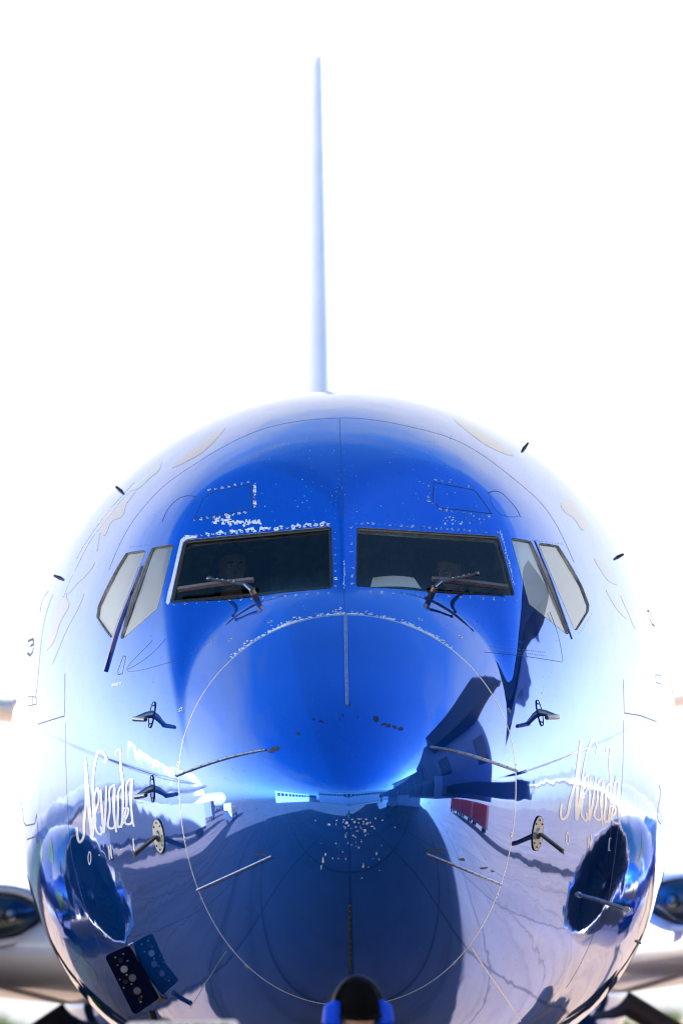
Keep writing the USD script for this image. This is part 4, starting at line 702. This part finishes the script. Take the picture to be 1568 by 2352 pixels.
def pilot(px, y, label, look, side):
    c = dist_pt(px, y); J, B = {}, []
    J.update(neck=((0, .02, -.12), .055), nb=((0, .045, -.19), .06), chest=((0, .05, -.33), .125), cl=((-.10, .05, -.30), .10), cr=((.10, .05, -.30), .10), hip=((0, .04, -.72), .13), bl=((-.09, .03, -.76), .10), br=((.09, .03, -.76), .10))
    B += [('neck', 'nb'), ('nb', 'cl', 'cr'), ('chest', 'cl', 'cr', 'hip'), ('hip', 'bl', 'br')]
    for s, n in ((-1, 'l'), (1, 'r')):
        J.update({'s'+n: ((s*.195, .05, -.255), .062), 'e'+n: ((s*.245, -.06, -.50), .045), 'h'+n: ((s*.17, -.30, -.53), .030), 'k'+n: ((s*.13, -.44, -.72), .065), 'a'+n: ((s*.13, -.48, -1.10), .042), 't'+n: ((s*.13, -.66, -1.14), .035)})
        B += [('nb', 's'+n, 'c'+n), ('s'+n, 'e'+n), ('e'+n, 'h'+n), ('b'+n, 'k'+n), ('k'+n, 'a'+n), ('a'+n, 't'+n)]; hand(J, B, (s*.165, -.315, -.535), (-s*.15, -1, -.05), (0, -.1, -1), .35, -s, n)
    t, H = person(label, tuple(c), 0, J, B, (0, 0, 0), look, .03)
    cloth('shirt', J, [('nb', 'cl', 'cr'), ('chest', 'cl', 'cr', 'hip')] + [('nb', 's'+n, 'c'+n) for n in 'lr'] + [('s'+n, 'e'+n) for n in 'lr'], M['shirt'], t, .012, clip=[((0, 0, -1), .155)])
    cloth('trousers', J, [('hip', 'bl', 'br'), ('bl', 'kl'), ('br', 'kr'), ('kl', 'al'), ('kr', 'ar')], M['navy'], t, .011); cloth('shoe', J, [('al', 'tl')], M['boot'], t, .012); cloth('shoe', J, [('ar', 'tr')], M['boot'], t, .012)
    hair_cap(t, H); headset(t, H, True, 'black', side); return t
pilot((531, 1306), 2.98, 'person behind the left windshield pane with a headset microphone, looking out', (18, 4), -1)
pilot((1042, 1312), 3.0, 'person behind the right windshield pane, head bowed and turned aside under a headset', (-48, 22), 1)
# paper on the glareshield behind the right pane
pc = [dist_pt((856, 1327), 2.22), dist_pt((950, 1327), 2.22), dist_pt((967, 1352), 2.06), dist_pt((850, 1350), 2.06)]
g = np.linspace(0, 1, 9); U_, V_ = np.meshgrid(g, g, indexing='ij'); pg = (1 - V_)[..., None]*((1 - U_)[..., None]*pc[0] + U_[..., None]*pc[1]) + V_[..., None]*((1 - U_)[..., None]*pc[3] + U_[..., None]*pc[2]); pg[..., 2] += .010*np.sin(U_*3.1)
ps = pg.reshape(-1, 3); pm = np.vstack([ps, ps - [0, 0, .0015]]); Fg = grid_faces(9, 9); tag(obj('paper', (pm, np.vstack([Fg, Fg[:, ::-1] + 81])), M['paper']), 'white sheet of paper lying on the glareshield behind the right windshield pane', 'paper')

# ground crew member in front of the nose, back to the camera
W = dist_pt((820, 2324), -4.3); wz = W[2]
J, B = {}, []
J.update(neck=((0, .015, wz - .115), .058), nb=((0, .03, wz - .18), .065), chest=((0, .03, wz - .38), .135), cl=((-.11, .03, wz - .31), .105), cr=((.11, .03, wz - .31), .105), hip=((0, .02, wz - .72), .135), bl=((-.09, .02, wz - .80), .10), br=((.09, .02, wz - .80), .10))
B += [('neck', 'nb'), ('nb', 'cl', 'cr'), ('chest', 'cl', 'cr', 'hip'), ('hip', 'bl', 'br')]
for s, n in ((-1, 'l'), (1, 'r')):
    J.update({'s'+n: ((s*.205, .03, wz - .265), .066), 'e'+n: ((s*.265, .04, wz - .56), .047), 'h'+n: ((s*.27, -.03, wz - .80), .031), 'k'+n: ((s*.11, .0, .48), .066), 'a'+n: ((s*.12, .03, .095), .045), 't'+n: ((s*.14, -.15, .04), .036), 'z'+n: ((s*.12, .06, .045), .040)})
    B += [('nb', 's'+n, 'c'+n), ('s'+n, 'e'+n), ('e'+n, 'h'+n), ('b'+n, 'k'+n), ('k'+n, 'a'+n), ('a'+n, 't'+n, 'z'+n)]; hand(J, B, (s*.27, -.035, wz - .815), (0, -.15, -1), (-s, 0, 0), .30, s, n)
mp, H = person('person seen from behind in a black cap and bright blue ear defenders', (W[0], W[1], 0), 180, J, B, (0, 0, wz), (14, 0), .025)
cloth('jacket', J, [('nb', 'cl', 'cr'), ('chest', 'cl', 'cr', 'hip')] + [('nb', 's'+n, 'c'+n) for n in 'lr'] + [('s'+n, 'e'+n) for n in 'lr'] + [('e'+n, 'h'+n) for n in 'lr'], M['navy'], mp, .020)
cloth('vest', J, [('cl', 'cr', 'chest'), ('chest', 'cl', 'cr', 'hip')], M['hivis'], mp, .034)
cloth('trousers', J, [('hip', 'bl', 'br'), ('bl', 'kl'), ('br', 'kr'), ('kl', 'al'), ('kr', 'ar')], M['navy'], mp, .016)
for n in 'lr': cloth('boot', J, [('a'+n, 't'+n, 'z'+n)], M['boot'], mp, .014, clip=[((0, 0, 1), 0.001)])
s = trimesh.creation.icosphere(subdivisions=5); v = np.array(s.vertices)*[.088, .110, .126]; v[:, 2] += .004; s.vertices = v + .0022*np.sin(np.arctan2(v[:, 1], v[:, 0])*46)[:, None]*np.array(s.vertex_normals)*(np.abs(v[:, 2:]) < .115)
q = tri_of(mani(s).trim_by_plane((0, .18, .98), -.014)); obj('knit_cap', q.apply_transform(H), M['knit'], mp, 50)
cf = tube(np.stack([.089*np.cos(np.linspace(0, 2*np.pi, 50)), .110*np.sin(np.linspace(0, 2*np.pi, 50)), -.010 - .019*np.sin(np.linspace(0, 2*np.pi, 50))], 1), .010, 8, False); obj('cap_cuff', cf.apply_transform(H), M['knit'], mp, True)
vz = trimesh.creation.extrude_polygon(Polygon([(-.075, -.08), (.075, -.08), (.062, -.165), (.03, -.195), (-.03, -.195), (-.062, -.165)]).buffer(.008), .006); vz.apply_translation((0, 0, -.010)); vz.apply_transform(trimesh.transformations.rotation_matrix(.2, (1, 0, 0))); obj('visor', vz.apply_transform(H), M['visor'], mp)
for sd in (-1, 1):
    c = m3.Manifold.batch_hull([m3.Manifold.sphere(.022, 20).translate((sd*(.104 + dx*.9), .010 + dy, -.010 + dz*.92)) for dx, dy, dz in ((-.012, -.026, -.038), (-.012, .026, -.038), (-.012, -.022, .036), (-.012, .022, .036), (.020, -.016, -.030), (.020, .016, -.030), (.014, -.010, .022), (.014, .010, .022))])
    ec = obj('ear_cup', tri_of(c.refine_to_length(.01)).apply_transform(H), M['muff'], mp, 50); obj('cushion', lathe([(.026, -.012), (.036, -.006), (.036, .006), (.026, .012)], 28, 'x').apply_scale((1, 1, 1.3)).apply_translation((sd*.080, .010, -.010)).apply_transform(H), M['black'], ec, 40)
a = np.linspace(-.10, np.pi + .10, 40); bd = []
hb = tube(np.stack([.106*np.cos(a), .012 + 0*a, -.008 + .146*np.sin(a)], 1), .0065, 8); hb.vertices = hb.vertices*[1, 1.9, 1] - [0, .0108, 0]; obj('headband', hb.apply_transform(H), M['strap'], mp, 40)
obj('wire_yoke', tube(np.stack([.124*np.cos(a), -.035 + 0*a, -.02 + .134*np.sin(a)], 1), .0035, 8).apply_transform(H), M['black'], mp, 40)
for sd in (-1, 1): obj('band_arm', tube(np.array([(sd*.103, .012, .02), (sd*.122, .014, .0), (sd*.124, .014, -.045)]), [.010, .011, .008], 10).apply_transform(H), M['strap'], mp, 40)

# white placard on a post at the lower left
L0, L1 = dist_pt((288, 2347), -6.6), dist_pt((548, 2344), -6.6); wd = L1[0] - L0[0]; zt = (L0[2] + L1[2])/2
sg = thing('name_board', 'white rounded name board cut off by the bottom edge of the photo', 'sign', ((L0[0] + L1[0])/2, -6.6, 0))
bp = trimesh.creation.extrude_polygon(sbox(-wd/2, -.26, wd/2, 0).buffer(-.02).buffer(.02), .018); RX = trimesh.transformations.rotation_matrix(np.pi/2, (1, 0, 0)); obj('board', bp.apply_transform(RX).apply_translation((0, .018, zt)), M['board'], sg)
tx = meshkit.text_mesh('LOUISVILLE', .034, .002, True); w = tx.extents[0]; tx.apply_scale((.325/w, 1, 1)); tx.apply_translation((-tx.bounds[0, 0] - .16, -.048, .0)); obj('lettering', tx.apply_transform(RX).apply_translation((0, -.0005, zt)), M['letter'], sg)
obj('post', tube([(0, .035, .04), (0, .035, zt - .03)], .016, 12), M['steel'], sg, 40); obj('foot', lathe([(0, 0), (.20, 0), (.19, .035), (.03, .05), (0, .05)], 32, 'z').apply_translation((0, .035, 0)), M['steel'], sg, 30)
